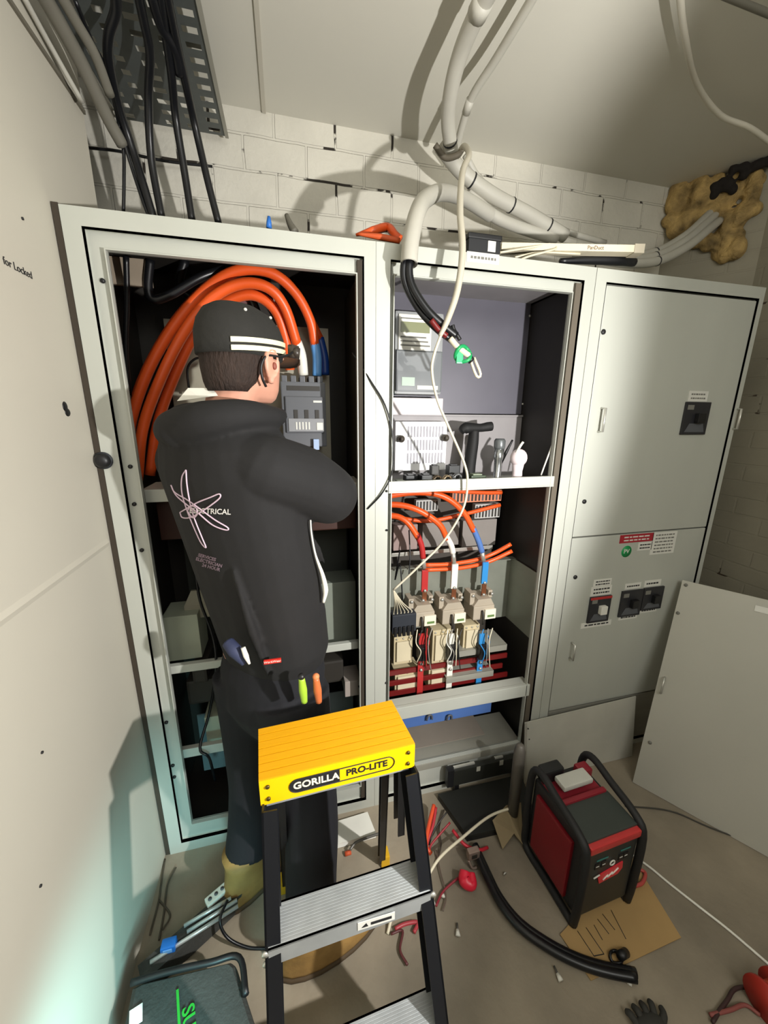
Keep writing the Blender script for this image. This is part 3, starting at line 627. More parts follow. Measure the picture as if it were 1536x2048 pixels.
# ------------------------------------------------------------------ overhead: tray, conduits, cables
TZ = 2.6; tx0, tx1 = .0, .365; ty0, ty1 = -.35, .56
t = thing('cable_tray', 'perforated galvanised cable tray under the ceiling at top left', 'cable tray', (.18, .1, TZ))
GALV = mat('tray_zinc', '5d6261', .45, .5, .15, 14)
xs = [tx0+.02]; 
cells = []
mb = MB()
nx = 5; px_ = (tx1-tx0-.02)/nx; ny = 19; py_ = (ty1-ty0)/ny
for i in range(nx):
    for j in range(ny):
        xa, ya = tx0+.02+i*px_, ty0+j*py_
        if (i+j) % 1 == 0:
            hx0, hx1 = xa+px_*.22, xa+px_*(.78 if (i % 2 == 0) else .55); hy0, hy1 = ya+py_*.3, ya+py_*.7
            vs = [(xa,ya,TZ),(xa+px_,ya,TZ),(xa+px_,ya+py_,TZ),(xa,ya+py_,TZ),(hx0,hy0,TZ),(hx1,hy0,TZ),(hx1,hy1,TZ),(hx0,hy1,TZ)]
            mb._add(vs, [(0,1,5,4),(1,2,6,5),(2,3,7,6),(3,0,4,7)])
for x in ():
    pass
put('perforated_base', mb, GALV, t)
put('side_flange', MB().box((tx1-.002, ty0, TZ-.004), (tx1+.001, ty1, TZ+.05)).box((tx1-.002, ty0, TZ-.006), (tx1+.01, ty1, TZ-.003)), STEEL2, t)
put('side_flange', MB().box((tx0+.018, ty0, TZ), (tx0+.021, ty1, TZ+.05)), STEEL2, t)
for y in (-.2, .25): put('hanger', MB().box((tx0+.02, y, TZ+.05), (tx1, y+.03, TZ+.055)).cyl((.19, y+.015, TZ+.055), (.19, y+.015, ZC), .005), STEEL2, t)
# black feeder cables
G3 = 'black feeder cables dropping from the tray'
BC = [([(228,-30),(232,20),(218,70),(218,125),(238,215),(262,290),(287,370),(308,440)], .012, 'leftmost thick black feeder cable, kinked under the tray'),
      ([(272,-30),(287,40),(300,110),(297,200),(303,320),(325,442)], .011, 'second black feeder cable from the left'),
      ([(318,-30),(330,60),(343,150),(352,240),(370,350),(385,446)], .011, 'third black feeder cable from the left'),
      ([(330,-30),(352,80),(372,170),(392,260),(415,360),(438,450)], .011, 'rightmost black feeder cable'),
      ([(300,-20),(322,50),(350,100),(360,150)], .013, 'short thick black cable crossing the tray')]
def ylerp(y): return .03+.27*min(1, max(0, (y+30)/300))
for pts, r, lb in BC:
    tag(put('feeder_cable', MB().tube([F(x, y, Y=ylerp(y)) for x, y in pts], r, n=12), BLACKC), lb, 'cable', G3)
for pts, r, lb in [([(150,0),(185,85),(212,140),(236,240),(247,300),(248,360),(247,425)], .005, 'thin black wire left of the feeder cables'),
                   ([(238,250),(262,330),(285,400),(300,440)], .005, 'thin black wire bunched beside the leftmost feeder')]:
    tag(put('black_wire', MB().tube([F(x,y,Y=ylerp(y)) for x,y in pts], r, n=8), BLACKC), lb, 'wire')
tag(put('black_wire', MB().tube([F(170,295,Y=.55), F(240,303,Y=.55), F(330,322,Y=.56), F(425,333,Y=.57)], .0045, n=6), BLACKC), 'thin black wire running level across the white bricks', 'wire')
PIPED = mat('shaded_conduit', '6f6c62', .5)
for pts, r, lb in [([(75,-30),(110,30),(165,130),(215,235),(245,290)], .017, 'thick grey conduit along the top of the left wall'),
                   ([(110,-30),(150,40),(190,110),(220,190)], .012, 'thinner grey conduit beside the cable tray'),
                   ([(40,-20),(100,90),(165,205)], .006, 'thin cream conduit along the top of the left wall')]:
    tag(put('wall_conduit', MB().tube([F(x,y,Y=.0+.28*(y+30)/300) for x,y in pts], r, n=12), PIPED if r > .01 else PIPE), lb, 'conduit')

G4 = None
def pipe_px(name, pts, r, m, lb, cat='conduit', n=14, ties=(), fit=()):
    P = [F(x, y, Z=Y) if Y > 2 else F(x, y, Y=Y) for x, y, Y in pts]
    t = thing(name, lb, cat, P[-1])
    put('tube', MB().tube(P, r, n=n), m, t)
    S = spline(P, 6)
    for q in ties:
        i = int(q*(len(S)-2)); d = (S[i+1]-S[i]).normalized()
        put('cable_tie', MB().cyl(S[i]-d*.003, S[i]+d*.003, r*1.06, n=n), BLACKP, t)
    for q in fit:
        i = int(q*(len(S)-2)); d = (S[i+1]-S[i]).normalized()
        put('coupling', MB().cyl(S[i]-d*.02, S[i]+d*.02, r*1.12, n=n), m, t)
    return t
pipe_px('large_conduit', [(1000,-50,2.63),(968,0,2.63),(927,90,2.62),(904,170,2.59),(896,240,2.56),(903,303,.3)], .0235, PIPE, 'thick grey conduit curving down from the ceiling', ties=(.97,), fit=(.25,))
pipe_px('thin_conduit', [(1090,-50,2.66),(1060,5,2.66),(992,118,2.65),(945,192,2.63),(925,250,2.6),(912,300,.36)], .0125, PIPE, 'thinner grey conduit joining the thick one from the right', fit=(.72,))
pipe_px('large_conduit', [(880,290,.33),(925,345,.33),(985,390,.35),(1060,430,.38),(1130,472,.40)], .026, PIPE, 'thick grey conduit strapped along the top of the white bricks', ties=(.38, .66, .95))
pipe_px('thin_conduit', [(930,310,.35),(965,365,.38),(1040,415,.41),(1120,458,.43),(1210,486,.44)], .012, PIPE, 'thin grey conduit riding above the strapped thick one', ties=(.8,))
pipe_px('large_conduit', [(935,385,.36),(985,430,.38),(1040,455,.4),(1112,478,.4)], .022, PIPE, 'grey conduit lying lower behind the black box')
# stub conduit with open end bending over the frame
P = [F(818,528,Y=-.075), F(822,480,Y=-.06), F(835,425,Y=-.02), F(852,398,Y=.05), F(885,385,Y=.16), F(930,398,Y=.28), F(980,430,Y=.36)]
t = thing('conduit_stub', 'grey conduit bending over the cabinet top with an open cut end', 'conduit', P[0])
put('tube', MB().pipe(P, .024, .021, n=18), PIPE, t)
for pts, r, lb in [([(835,440,.0),(822,500,-.062),(820,560,-.07),(850,615,-.08),(885,650,-.08),(912,672,-.08)], .012, 'right black core hanging out of the open conduit'),
                   ([(832,440,.0),(812,505,-.058),(808,560,-.06),(835,615,-.06),(870,655,-.07),(905,682,-.07)], .010, 'left black core hanging out of the open conduit')]:
    tag(put('black_core', MB().tube([F(x,y,Y=Y) for x,y,Y in pts], r, n=10), BLACKC), lb, 'cable')
tag(put('red_core', MB().tube([F(862,640,Y=-.09), F(878,660,Y=-.09), F(893,672,Y=-.09)], .009, n=8), DARKRED), 'dark red patch of core behind the hanging grey hose', 'cable')
t = thing('taped_cable_end', 'white taped cable tail with green ring and forked lug', 'cable end', F(945, 720, Y=-.08))
put('white_tape', MB().tube([F(900,676,Y=-.08), F(915,694,Y=-.08), F(938,712,Y=-.08)], .009, n=10), CREAM, t)
c = F(926, 708, Y=-.08)
put('green_ring', MB().tube([c+V((.024*math.cos(a*math.pi/6), .008*math.sin(a*math.pi/3), .022*math.sin(a*math.pi/6))) for a in range(13)], .006, n=8, sm=2), GREEN, t)
put('green_tab', MB().box(c+V((-.022,-.004,-.028)), c+V((.0,.004,.012)), .003), mat('clear_green', '35b074', .3), t)
put('black_tie', MB().cyl(F(938,716,Y=-.08), F(943,722,Y=-.08), .011), BLACKP, t)
put('forked_lug', MB().tube([F(940,718,Y=-.08), F(953,752,Y=-.08), F(961,748,Y=-.08), F(948,715,Y=-.08)], .0045, n=8, sm=3), CREAM, t)
put('black_tag', MB().tube([F(905,650,Y=-.08), F(908,660,Y=-.08), F(920,680,Y=-.08)], .006, n=6), BLACKP, t)
# hanging flexible hose and cable
P = [F(x,y,Y=Y) for x,y,Y in [(915,312,.28),(928,293,.22),(938,310,.12),(925,345,.04),(920,420,-.04),(925,500,-.09),(915,580,-.1),(895,640,-.1),(880,672,-.1)]]
t = thing('hanging_hose', 'cream grey flexible conduit hanging in front of the middle bay', 'hose', P[-1])
put('hose', MB().tube(P, [.0095,.0095,.0095,.0095,.0098,.0098,.0095,.009,.006], n=12), mat('hose_grey', 'bdb7a6', .5), t)
P = [F(x,y,Y=Y) for x,y,Y in [(884,664,-.1),(868,710,-.1),(864,745,-.09),(875,800,-.07),(900,860,-.05),(928,925,-.035),(935,965,-.03),(925,1020,-.02),(885,1085,.0),(835,1135,.01),(787,1180,.03)]]
tag(put('white_cable', MB().tube(P, .0042, n=10), mat('cable_white', 'd5cdb8', .5)), 'long thin white cable curving across the middle bay', 'cable')
P = [F(x,y,Y=Y) for x,y,Y in [(705,705,.03),(740,760,-.004),(770,810,-.01),(785,870,-.01),(785,940,-.01),(765,985,-.01),(735,1018,-.004)]]
tag(put('thin_black_cord', MB().tube(P, .0028, n=6), BLACKC), 'thin black cord bowed across the centre post', 'cord')
# black clamp bits right of bundle
tag(put('bundle_wrap', MB().tube([F(870,290,Y=.27), F(890,315,Y=.27), F(915,310,Y=.25), F(925,298,Y=.25)], .010, n=8), mat('dirty_wrap', '5a5346', .7)), 'dark strap tying the conduits together at the elbow', 'strap')

# top of cabinet
HZ = H
def topbox(name, x0, x1, y, Y0, Y1, h, m, lb, cat):
    a = F(x0, y, Y=Y0); b = F(x1, y, Y=Y0)
    t = thing(name, lb, cat, ((a.x+b.x)/2, (Y0+Y1)/2, HZ)); put('housing', MB().box((a.x, Y0, HZ), (b.x, Y1, HZ+h), .004), m, t); return t, a, b
t, a, b = topbox('junction_box', 938, 1002, 480, .03, .1, .062, mat('box_black', '1a1b1e'), 'black box with white sticker on top of the cabinet', 'box')
put('sticker', MB().box((b.x-.045, .028, HZ+.02), (b.x-.018, .0305, HZ+.05)), PAPER, t)
put('lid', MB().box((a.x-.003, .027, HZ+.052), (b.x+.003, .103, HZ+.068), .004), BLACKP, t)
tag(put('rubber_mat', MB().prism([(F(865,495,Y=.02).x,.02,HZ),(F(938,495,Y=.02).x,.02,HZ),(F(940,470,Y=.2).x,.2,HZ+.03),(F(900,475,Y=.2).x,.2,HZ+.02)], (0,0,.008)), BLACKP), 'black rubber flap left of the black box on the cabinet top', 'mat')
a = F(1003, 499, Z=2.148); b = F(1270, 504, Z=2.148); tu = (b-a).normalized(); tn = V((-tu.y, tu.x, 0))
t = thing('cream_trunking', 'long cream trunking length lying on the cabinet top', 'trunking', (a+b)/2)
def trk(x, y, z): return a+tu*x+tn*y+V((0,0,z))
def trbox(x0, x1, y0, y1, z0, z1): return MB().prism([trk(x0,y0,z0), trk(x1,y0,z0), trk(x1,y1,z0), trk(x0,y1,z0)], (0,0,z1-z0))
TL = (b-a).length
put('channel', trbox(0, TL, 0, .04, 0, .021), CREAM, t)
put('lettering', text_mb('PanDuct', .016, lambda u, v, q_: trk(TL*.7+u, -.0006-q_, .010+v), .0004), mat('brown_ink', '6d4f38'), t)
put('end_clip', trbox(TL-.004, TL+.03, -.002, .042, -.003, .024), mat('clip_grey', 'b5ac98'), t)
for i, (pts, lb) in enumerate([([(1035,522,.01),(1060,512,.02),(1110,498,.03),(1105,490,.04)], 'front cream offcut strip on the cabinet top'), ([(1030,515,.03),(1080,505,.04),(1160,508,.03)], 'thin cream strip under the trunking'), ([(1000,505,.04),(1060,495,.045),(1100,488,.045)], 'cream offcut beside the black box')]):
    tag(put('offcut_strip', MB().tube([F(x,y,Y=Y) for x,y,Y in pts], .0035, n=6), CREAM), lb, 'offcut')
tag(put('black_cable', MB().tube([F(1120,522,Y=.06), F(1180,520,Y=.05), F(1235,520,Y=.04), F(1268,525,Y=.05)], [.008,.014,.018,.014], n=10), BLACKC), 'black cable bundle on the top of the right cabinet', 'cable')
tag(put('orange_scrap', MB().tube([F(712,470,Y=.1), F(745,462,Y=.08), F(775,455,Y=.1), F(790,470,Y=.06), F(802,478,Y=.05)], [.004,.012,.013,.012,.01], n=6), ORANGE), 'crumpled orange cable scrap on the cabinet top', 'scrap')
tag(put('orange_scrap', MB().tube([F(716,468,Y=.04), F(760,474,Y=.03), F(800,482,Y=.02)], [.004,.009,.008], n=6), mat('dark_orange', 'c4511f')), 'flat orange strip in front of the crumpled scrap', 'scrap')
tag(put('blue_peg', MB().tube([F(538,456,Y=.02), F(538,445,Y=.02), F(538,433,Y=.02)], [.008,.007,.004], n=10, sm=0), BLUE), 'small blue peg standing on the cabinet top', 'peg')
tag(put('dark_peg', MB().tube([F(590,465,Y=.04), F(580,448,Y=.05), F(573,430,Y=.06)], [.012,.009,.006], n=10), mat('grey_peg', '5d5a50')), 'leaning dark grey peg right of the blue peg', 'peg')

# right: foam-filled hole and its conduits
FOAM = mat('foam', 'a58a56', .8, 0, .65, 14, .9, 60)
mb = MB()
for k in range(70):
    u, v = random.random(), random.random()
    kx = .02+.85*u; zz = 2.70-.42*v*(.35+.65*u)
    mb.ell((2.46+.24*kx-.03*random.random(), .6-.3*kx-.02*random.random(), zz), (.02+.025*random.random(), .025+.02*random.random(), .025+.035*random.random()), n=10, m=8)
tag(remesh(mb, .008, FOAM, 'expanding_foam', smooth=1), 'lumpy yellow brown expanding foam around the wall hole', 'foam')
mb = MB()
for k in range(14): kx = .45+.55*random.random(); mb.ell((2.46+.24*kx-.045, .6-.3*kx-.03, 2.62+.09*random.random()), (.02, .02, .022), n=8, m=6)
tag(remesh(mb, .007, mat('foam_black', '1d1712', .9), 'dark_foam', smooth=1), 'charred dark patch at the top of the foam', 'foam')  # nearly black lumps along the top of the foam
for k, (off, lb) in enumerate([((0, 0), 'upper grey conduit rising into the foam'), ((0, 14), 'middle grey conduit rising into the foam'), ((4, 30), 'lowest grey conduit rising into the foam')]):
    P = [(1150,500,.3),(1240,512,.3),(1310,505,.32),(1370,472,.37),(1410,436,.42),(1434,412,.47)]
    pipe_px('foam_conduit', [(x+off[0], y+off[1]*(.3+.7*i/5), Y-.03*k) for i, (x, y, Y) in enumerate(P)], .018, PIPE, lb, ties=(.42,))
tag(put('ceiling_cable', MB().tube([F(1358,-30,Z=2.66), F(1368,60,Z=2.66), F(1392,165,Z=2.66), F(1440,230,Z=2.65), F(1500,256,Z=2.62), F(1560,300,Z=2.58)], .0085, n=10), mat('cable_offwhite', 'c8c3b4')), 'off white cable looping across the ceiling at top right', 'cable')
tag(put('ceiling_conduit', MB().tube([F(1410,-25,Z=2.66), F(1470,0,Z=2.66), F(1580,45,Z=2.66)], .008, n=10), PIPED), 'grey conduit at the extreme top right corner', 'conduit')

# ------------------------------------------------------------------ floor: panels
d = V((.54, -.84, 0)).normalized(); nrm = V((.84, .54, 0)); base = V((1.97, -.173, .002)); top = F(1365, 1160, Y=-.022)
W = .62
lean = (top-base)
t = thing('cabinet_door', 'large removed grey door leaning at the right', 'door panel', base)
th = lean.cross(d).normalized()*.018
if th.y > 0: th = -th
put('sheet', MB().prism([base, base+d*W, base+d*W+lean, base+lean], -th*.9), mat('door_grey', 'b3b1a6', .5, .1, .04, 3), t)
e = V((0,0,0))
def ondoor(px): # intersect pixel ray with door plane
    n_ = lean.cross(d).normalized(); dr = F(*px, Y=0)-CAM; k = (base-CAM).dot(n_)/dr.dot(n_); return CAM+dr*k
c = ondoor((1326, 1370)); n_ = -lean.cross(d).normalized()
if n_.y > 0: n_ = -n_
lu = lean.normalized()
put('handle', MB().tube([c+lu*.035, c+lu*.035+n_*.02, c-lu*.035+n_*.02, c-lu*.035], .004, n=8, sm=0), BRIGHT, t)
for p in [(1372, 1170), (1356, 1226), (1300, 1485)]:
    c = ondoor(p); put('latch_screw', MB().cyl(c, c+n_*.004, .007, n=12), GREYINK, t)
c = ondoor((1530, 1221)); put('paper_label', MB().prism([c-d*.03-lu*.012+n_*.001, c+d*.03-lu*.012+n_*.001, c+d*.03+lu*.012+n_*.001, c-d*.03+lu*.012+n_*.001], n_*.0015), PAPER, t)
# small panel
p = [V((1.478,-.055,.002)), V((2.02,-.055,.002)), V((2.05,-.02,.315)), V((1.478,-.02,.245))]
pa_ = F(1050, 1446, Y=-.02); pb_ = F(1272, 1393, Y=-.02)
t = thing('gland_plate', 'low pale grey panel leaning against the base of the right cabinet', 'panel', (1.75, -.05, 0))
put('sheet', MB().prism([V((pa_.x,-.06,.002)), V((pb_.x,-.06,.002)), pb_, pa_], (0, .004, 0)), mat('pale_panel', 'bdbbb0', .5, .1), t)
put('rim', MB().prism([V((pa_.x-.002,-.064,.002)), V((pa_.x+.008,-.064,.002)), pa_+V((.008,-.004,0)), pa_+V((-.002,-.004,0))], (0, .004, 0)), BRIGHT, t)
for q in ((1056, 1457), (1058, 1478)): c = F(*q, Y=-.03); put('bolt_hole', MB().cyl(c+V((0,0,0)), c+V((0,-.003,0)), .003, n=8), INK, t)
# black kick panel and sheet
t = thing('kick_panel', 'black slotted kick panel below the middle cabinet', 'kick panel', (1.2, -.03, 0))
k0, k1 = F(898, 1560, Y=-.03), F(1048, 1520, Y=-.03)
put('bar', MB().box((k0.x, -.035, k0.z-.035), (k1.x, -.012, k0.z+.045), .003), mat('kick_black', '23241f', .5), t)
put('end_bracket', MB().box((k0.x-.01, -.037, k0.z-.035), (k0.x+.02, -.01, k0.z+.055), .003), BLACKP, t)
for q in ((957, 1538), (1003, 1526)):
    c = F(*q, Y=-.036); put('square_hole', MB().box(c+V((-.009,0,-.012)), c+V((.009,.003,.012))), mat('pale_hole', 'a8a69a'), t)
for q, l in (((930, 1512), .05), ((1000, 1495), .02)):
    c = F(*q, Y=-.02); put('zinc_edge', MB().box((c.x-l, -.022, k0.z+.043), (c.x+l, -.012, k0.z+.051), .001), BRIGHT, t)
put('foot', MB().box((k0.x+.03, -.03, 0), (k0.x+.05, -.015, k0.z-.035)).box((k1.x-.05, -.03, 0), (k1.x-.03, -.015, k0.z-.035)), BLACKP, t)
q = [F(876,1588,Z=.03), F(1042,1548,Z=.03), F(1075,1640,Z=.03), F(935,1672,Z=.03)]
t = thing('tool_case', 'flat black case lying in front of the middle cabinet', 'case', (q[0]+q[2])/2-V((0,0,.03)))
put('lid', MB().prism([p-V((0,0,.012)) for p in q], (0,0,.012)), mat('case_black', '1e1f1b', .55), t)
put('tray', MB().prism([p*1-V((0,0,.029)) for p in q], (0,0,.016)), BLACKP, t)

# ------------------------------------------------------------------ power station (own axes: x right, -y front)
PW, PD, PH = .25, .26, .36
t = thing('power_station', 'black and red portable power supply box with carry frame', 'power supply', (1.452, -.405, 0), math.radians(3))
hw, hd = PW/2, PD/2
PBL = mat('psu_black', '1d1e1f', .5, 0, .06); PRD = mat('psu_red', '7d101b', .42, 0, .05)
put('body', MB().box((-hw+.02, -hd+.012, .03), (hw-.02, hd-.01, PH-.03), .012), PBL, t, True)
put('front_panel', MB().box((-hw+.028, -hd-.002, .04), (hw-.028, -hd+.016, PH-.05), .006), mat('panel_charcoal', '2a2d2b', .45), t, True)
put('red_band', MB().box((-hw+.024, -hd-.008, PH-.052), (hw-.024, -hd+.02, PH-.026), .006), mat('band_red', 'c23a3a', .35), t, True)
put('lid', MB().box((-hw+.022, -hd+.01, PH-.034), (hw-.022, 0, PH-.02), .006), mat('lid_grey', '3a403c', .5), t, True)
put('red_side', MB().box((-hw+.008, -hd+.05, .05), (-hw+.026, hd-.04, PH-.07), .006), PRD, t, True)
put('red_side', MB().box((hw-.026, -hd+.05, .05), (hw-.008, hd-.04, PH-.07), .006), PRD, t, True)
for s in (-1, 1):
    x = s*(hw-.012)
    pts = [(x, -hd+.0, .012), (x, -hd-.005, .1), (x, -hd-.004, PH-.06), (x, -hd+.03, PH-.012), (x, 0, PH+.012), (x, hd-.05, PH+.03), (x, hd-.01, PH+.0), (x, hd, PH-.1), (x, hd-.005, .1), (x, hd-.02, .014), (x, 0, .012), (x, -hd+.0, .012)]
    put('roll_frame', MB().tube(pts, .013, n=10, sm=4), mat('frame_black', '19191a', .6), t, True)
put('red_recess', MB().box((-hw+.03, .0, PH-.04), (hw-.03, hd-.03, PH-.028), .004).box((-hw+.03, -.005, PH-.034), (hw-.03, .012, PH-.012), .005).box((hw-.08, .06, PH-.034), (hw-.03, .10, PH+.008), .006), mat('recess_red', '8c2430', .4), t, True)
put('carry_handle', MB().box((-.062, .025, PH-.005), (.062, .075, PH+.014), .006), mat('handle_silver', 'c5c6bd', .4), t, True)
put('handle_post', MB().box((-.045, .04, PH-.035), (-.025, .06, PH-.004), .003).box((.025, .04, PH-.035), (.045, .06, PH-.004), .003), BLACKP, t, True)
put('battery', MB().box((-hw+.03, .085, PH-.03), (-.01, hd-.005, PH+.022), .008), PBL, t, True)
fy = -hd-.0025
lg = put('maker_badge', MB().prism([(-.04, fy, .165), (.035, fy, .175), (.05, fy, .195), (.047, fy, .222), (-.04, fy, .205), (-.048, fy, .19)], (0, -.003, 0)), mat('badge_red', 'e0343f', .4), t, True)
put('script', MB().tube([(-.028, fy-.004, .178), (-.01, fy-.004, .192), (-.012, fy-.004, .182), (.008, fy-.004, .197), (.006, fy-.004, .187), (.03, fy-.004, .205)], .0022, n=6, sm=3), WHITEP, lg, True)
put('script', MB().tube([(-.068, fy-.003, .200), (-.045, fy-.003, .206)], .0022, n=6, sm=0), WHITEP, t, True)
for i, x in enumerate((-.06, -.035, .035, .055)):
    put('port', MB().box((x-.009, fy-.002, .232), (x+.009, fy+.004, .258), .003), BLACKP, t, True)
    put('port_ring', MB().box((x-.006, fy-.0026, .244), (x+.006, fy-.0018, .247)), PAPER, t, True)
put('power_button', MB().tube([(.0+.009*math.cos(k*math.pi/6), fy-.003, .238+.009*math.sin(k*math.pi/6)) for k in range(13)], .0022, n=6, sm=2), WHITEP, t, True)
put('teal_marks', MB().box((-.065, fy-.0015, .266), (-.02, fy, .270)).box((.03, fy-.0015, .270), (.07, fy, .274)), mat('teal_print', '3f7f78'), t, True)
# grey bottle-like post behind
c = F(1066, 1530, Y=-.2)
tag(put('grey_canister', MB().lathe([(.02, 0), (.022, .3), (.021, .36), (.014, .385), (.006, .39)], (1.335, -.2, 0)), mat('canister', '5b564f', .5)), 'dark grey upright canister behind the power supply', 'canister')

# ------------------------------------------------------------------ cardboard, floor cables and scraps
CARD = mat('cardboard', 'a98a5a', .85, 0, .06)
q = [F(1120,1870,Z=.003), F(1262,1712,Z=.003), F(1362,1876,Z=.003), F(1182,1962,Z=.003)]
t = thing('cardboard_sheet', 'brown cardboard sheet under the power supply', 'cardboard', (q[0]+q[2])/2-V((0,0,.003)))
put('sheet', MB().prism(q, (0,0,.003)), CARD, t)
mb = MB()
for a_, b_ in (((1155,1862),(1188,1912)), ((1188,1912),(1208,1908)), ((1208,1908),(1172,1855)), ((1195,1838),(1218,1868)), ((1205,1828),(1230,1860)), ((1222,1820),(1252,1878)), ((1188,1850),(1205,1880))):
    mb.tube([F(*a_, Z=.0065), F(*b_, Z=.0065)], .0012, n=4, sm=0)
put('printed_marks', mb, INK, t)
q = [F(1095,1955,Z=.002), F(1180,1950,Z=.002), F(1200,2048,Z=.002), F(1110,2060,Z=.002)]
for k, dy in enumerate((0, 10)):
    P = [F(x, y+dy, Z=.018+.008*k) for x, y in [(950,1690),(975,1745),(1000,1795),(1040,1845),(1100,1888),(1160,1918),(1215,1935),(1272,1946)]]
    tag(put('black_cable', MB().tube(P, .013, n=10), BLACKC), ['upper of two thick black cables on the floor beside the power supply', 'lower of two thick black cables on the floor beside the power supply'][k], 'cable')
P = [F(x, y, Z=z) for x, y, z in [(1258,1705,.005),(1300,1735,.005),(1340,1768,.005),(1400,1815,.005),(1460,1862,.005),(1545,1935,.005)]]
tag(put('long_lead', MB().tube(P, .004, n=8), WHITEP), 'white cord running across the floor at the right', 'cord')
P = [F(x, y, Z=z) for x, y, z in [(775,1868,.005),(785,1835,.02),(812,1800,.05),(850,1760,.07),(880,1715,.09),(925,1675,.08),(980,1632,.06),(1035,1612,.08)]]
tag(put('long_lead', MB().tube(P, .005, n=8), CREAM), 'cream cord arching over the floor left of the power supply', 'cord')
# torn paper between the case and the power supply
q = [F(985,1642,Z=.05), F(1012,1612,Z=.07), F(1042,1606,Z=.05), F(1046,1690,Z=.02), F(1028,1668,Z=.03), F(1005,1700,Z=.01)]
tag(put('torn_paper', MB().prism(q, (0,0,.004)), mat('brown_paper', '8a7a5c', .85)), 'torn brown paper between the black case and the power supply', 'paper')
# red clamps
c = F(930, 1742, Z=.04)
t = thing('red_clamp', 'bright red plastic clamp with steel jaw on the floor', 'clamp', V((c.x, c.y, 0)))
put('grip', MB().tube([c, c+V((-.01,-.02,-.01)), c+V((.01,-.035,-.012)), c+V((.02,-.01,0))], [.018,.022,.018,.012], n=10), mat('clamp_red', 'd4223a', .4), t)
j = F(946, 1706, Z=.05); put('jaw', MB().box(j+V((-.022,-.012,-.018)), j+V((.022,.01,.018)), .004), mat('jaw_steel', 'a08c80', .4, .6), t)
put('jaw_hole', MB().box(j+V((-.01,-.014,-.008)), j+V((.01,-.011,.008))), DARKIN, t)
put('jaw', MB().tube([j+V((-.02,-.005,-.02)), j+V((-.01,-.02,-.04)), j+V((.01,-.02,-.045))], .005, n=6), mat('jaw_steel', 'a08c80'), t)
for i, (pts, m, r, lb) in enumerate([
    ([(868,1610),(858,1650),(852,1690),(862,1708)], 'e0522c', .008, 'orange wire tail right beside the ladder rail'),
    ([(872,1615),(866,1650),(856,1680),(850,1712)], 'b8323c', .006, 'red wire standing beside the orange tail'),
    ([(900,1645),(880,1668),(862,1690),(858,1705)], 'a02a34', .004, 'thin red wire fanning right of the orange tail'),
    ([(893,1625),(878,1645),(866,1665),(858,1690)], '2a2220', .003, 'thin black wire of the fan beside the ladder'),
    ([(905,1660),(930,1690),(958,1700),(975,1695)], 'c02636', .006, 'red lead reaching the steel jaw'),
    ([(925,1750),(905,1765),(885,1785),(872,1812)], '8e2a36', .004, 'thin dark red lead curling below the red clamp'),
    ([(790,1858),(810,1848),(835,1845),(828,1865)], 'a83a42', .006, 'dusty red lead under the ladder step'),
    ([(782,1868),(805,1862),(800,1900),(815,1930)], '5a2a2c', .004, 'dark red lead trailing under the ladder'),
    ([(888,1560+60),(878,1655),(882,1690),(872,1730)], '4a4038', .003, 'thin brown wire between ladder and case'),
    ([(872,1700),(880,1740),(892,1790),(886,1822)], '6a5a50', .0025, 'thin grey wire dangling below the ladder bolts'),
    ([(1268,1735),(1290,1745),(1285,1765),(1270,1772)], 'b84a44', .006, 'small red lead loop behind the power supply'),
    ([(1262,1738),(1275,1755),(1268,1770)], '231d1c', .004, 'small black lead loop behind the power supply')]):
    P = [F(x, y, Z=.012+.05*(1 if i < 5 else 0)*(1-k/3.)) for k, (x, y) in enumerate(pts)]
    tag(put('loose_wire', MB().tube(P, r, n=7), mat('wire_'+m, m, .45)), lb, 'wire')
for i, (x, y, dx, dy, lb) in enumerate([(916, 1872, -2, -26, 'white wall anchor pointing up right of the ladder'), (1045, 1862, -12, -2, 'white crumpled plug left of the black floor cables'), (1122, 1962, -14, -30, 'long white anchor below the black floor cables'),
                                     (1098, 1898, -10, -6, 'white scrap touching the black floor cables'), (1262, 1966, -16, -6, 'white scrap at the end of the black floor cables'), (886, 1795, 0, -14, 'pale anchor beside the ladder bolts'), (1010, 1748, -2, -3, 'small pale button inside the curve of the floor cables')]):
    a = F(x, y, Z=.008); b = F(x+dx, y+dy, Z=.008)
    t = thing('wall_anchor', lb, 'anchor', V((a.x, a.y, 0)))
    put('plug', MB().tube([a, a+(b-a)*.5], [.008, .005], n=8, sm=0), mat('anchor_white', 'd6d3c8'), t); put('pin', MB().tube([a+(b-a)*.4, b], .003, n=6, sm=0), mat('anchor_dark', '4a4742'), t)
t = thing('wire_loop', 'dark coiled wire loop at the end of the cardboard', 'wire', F(1235, 1920, Z=0))
c = F(1232, 1915, Z=.012)
put('coil', MB().tube([c+V((.018*math.cos(a*.6), .014*math.sin(a*.6), .004*math.sin(a))) for a in range(22)], .004, n=6, sm=2), BLACKC, t)
put('cap', MB().cyl(F(1252,1905,Z=.012), F(1240,1912,Z=.03), .012, n=12), BLACKP, t)
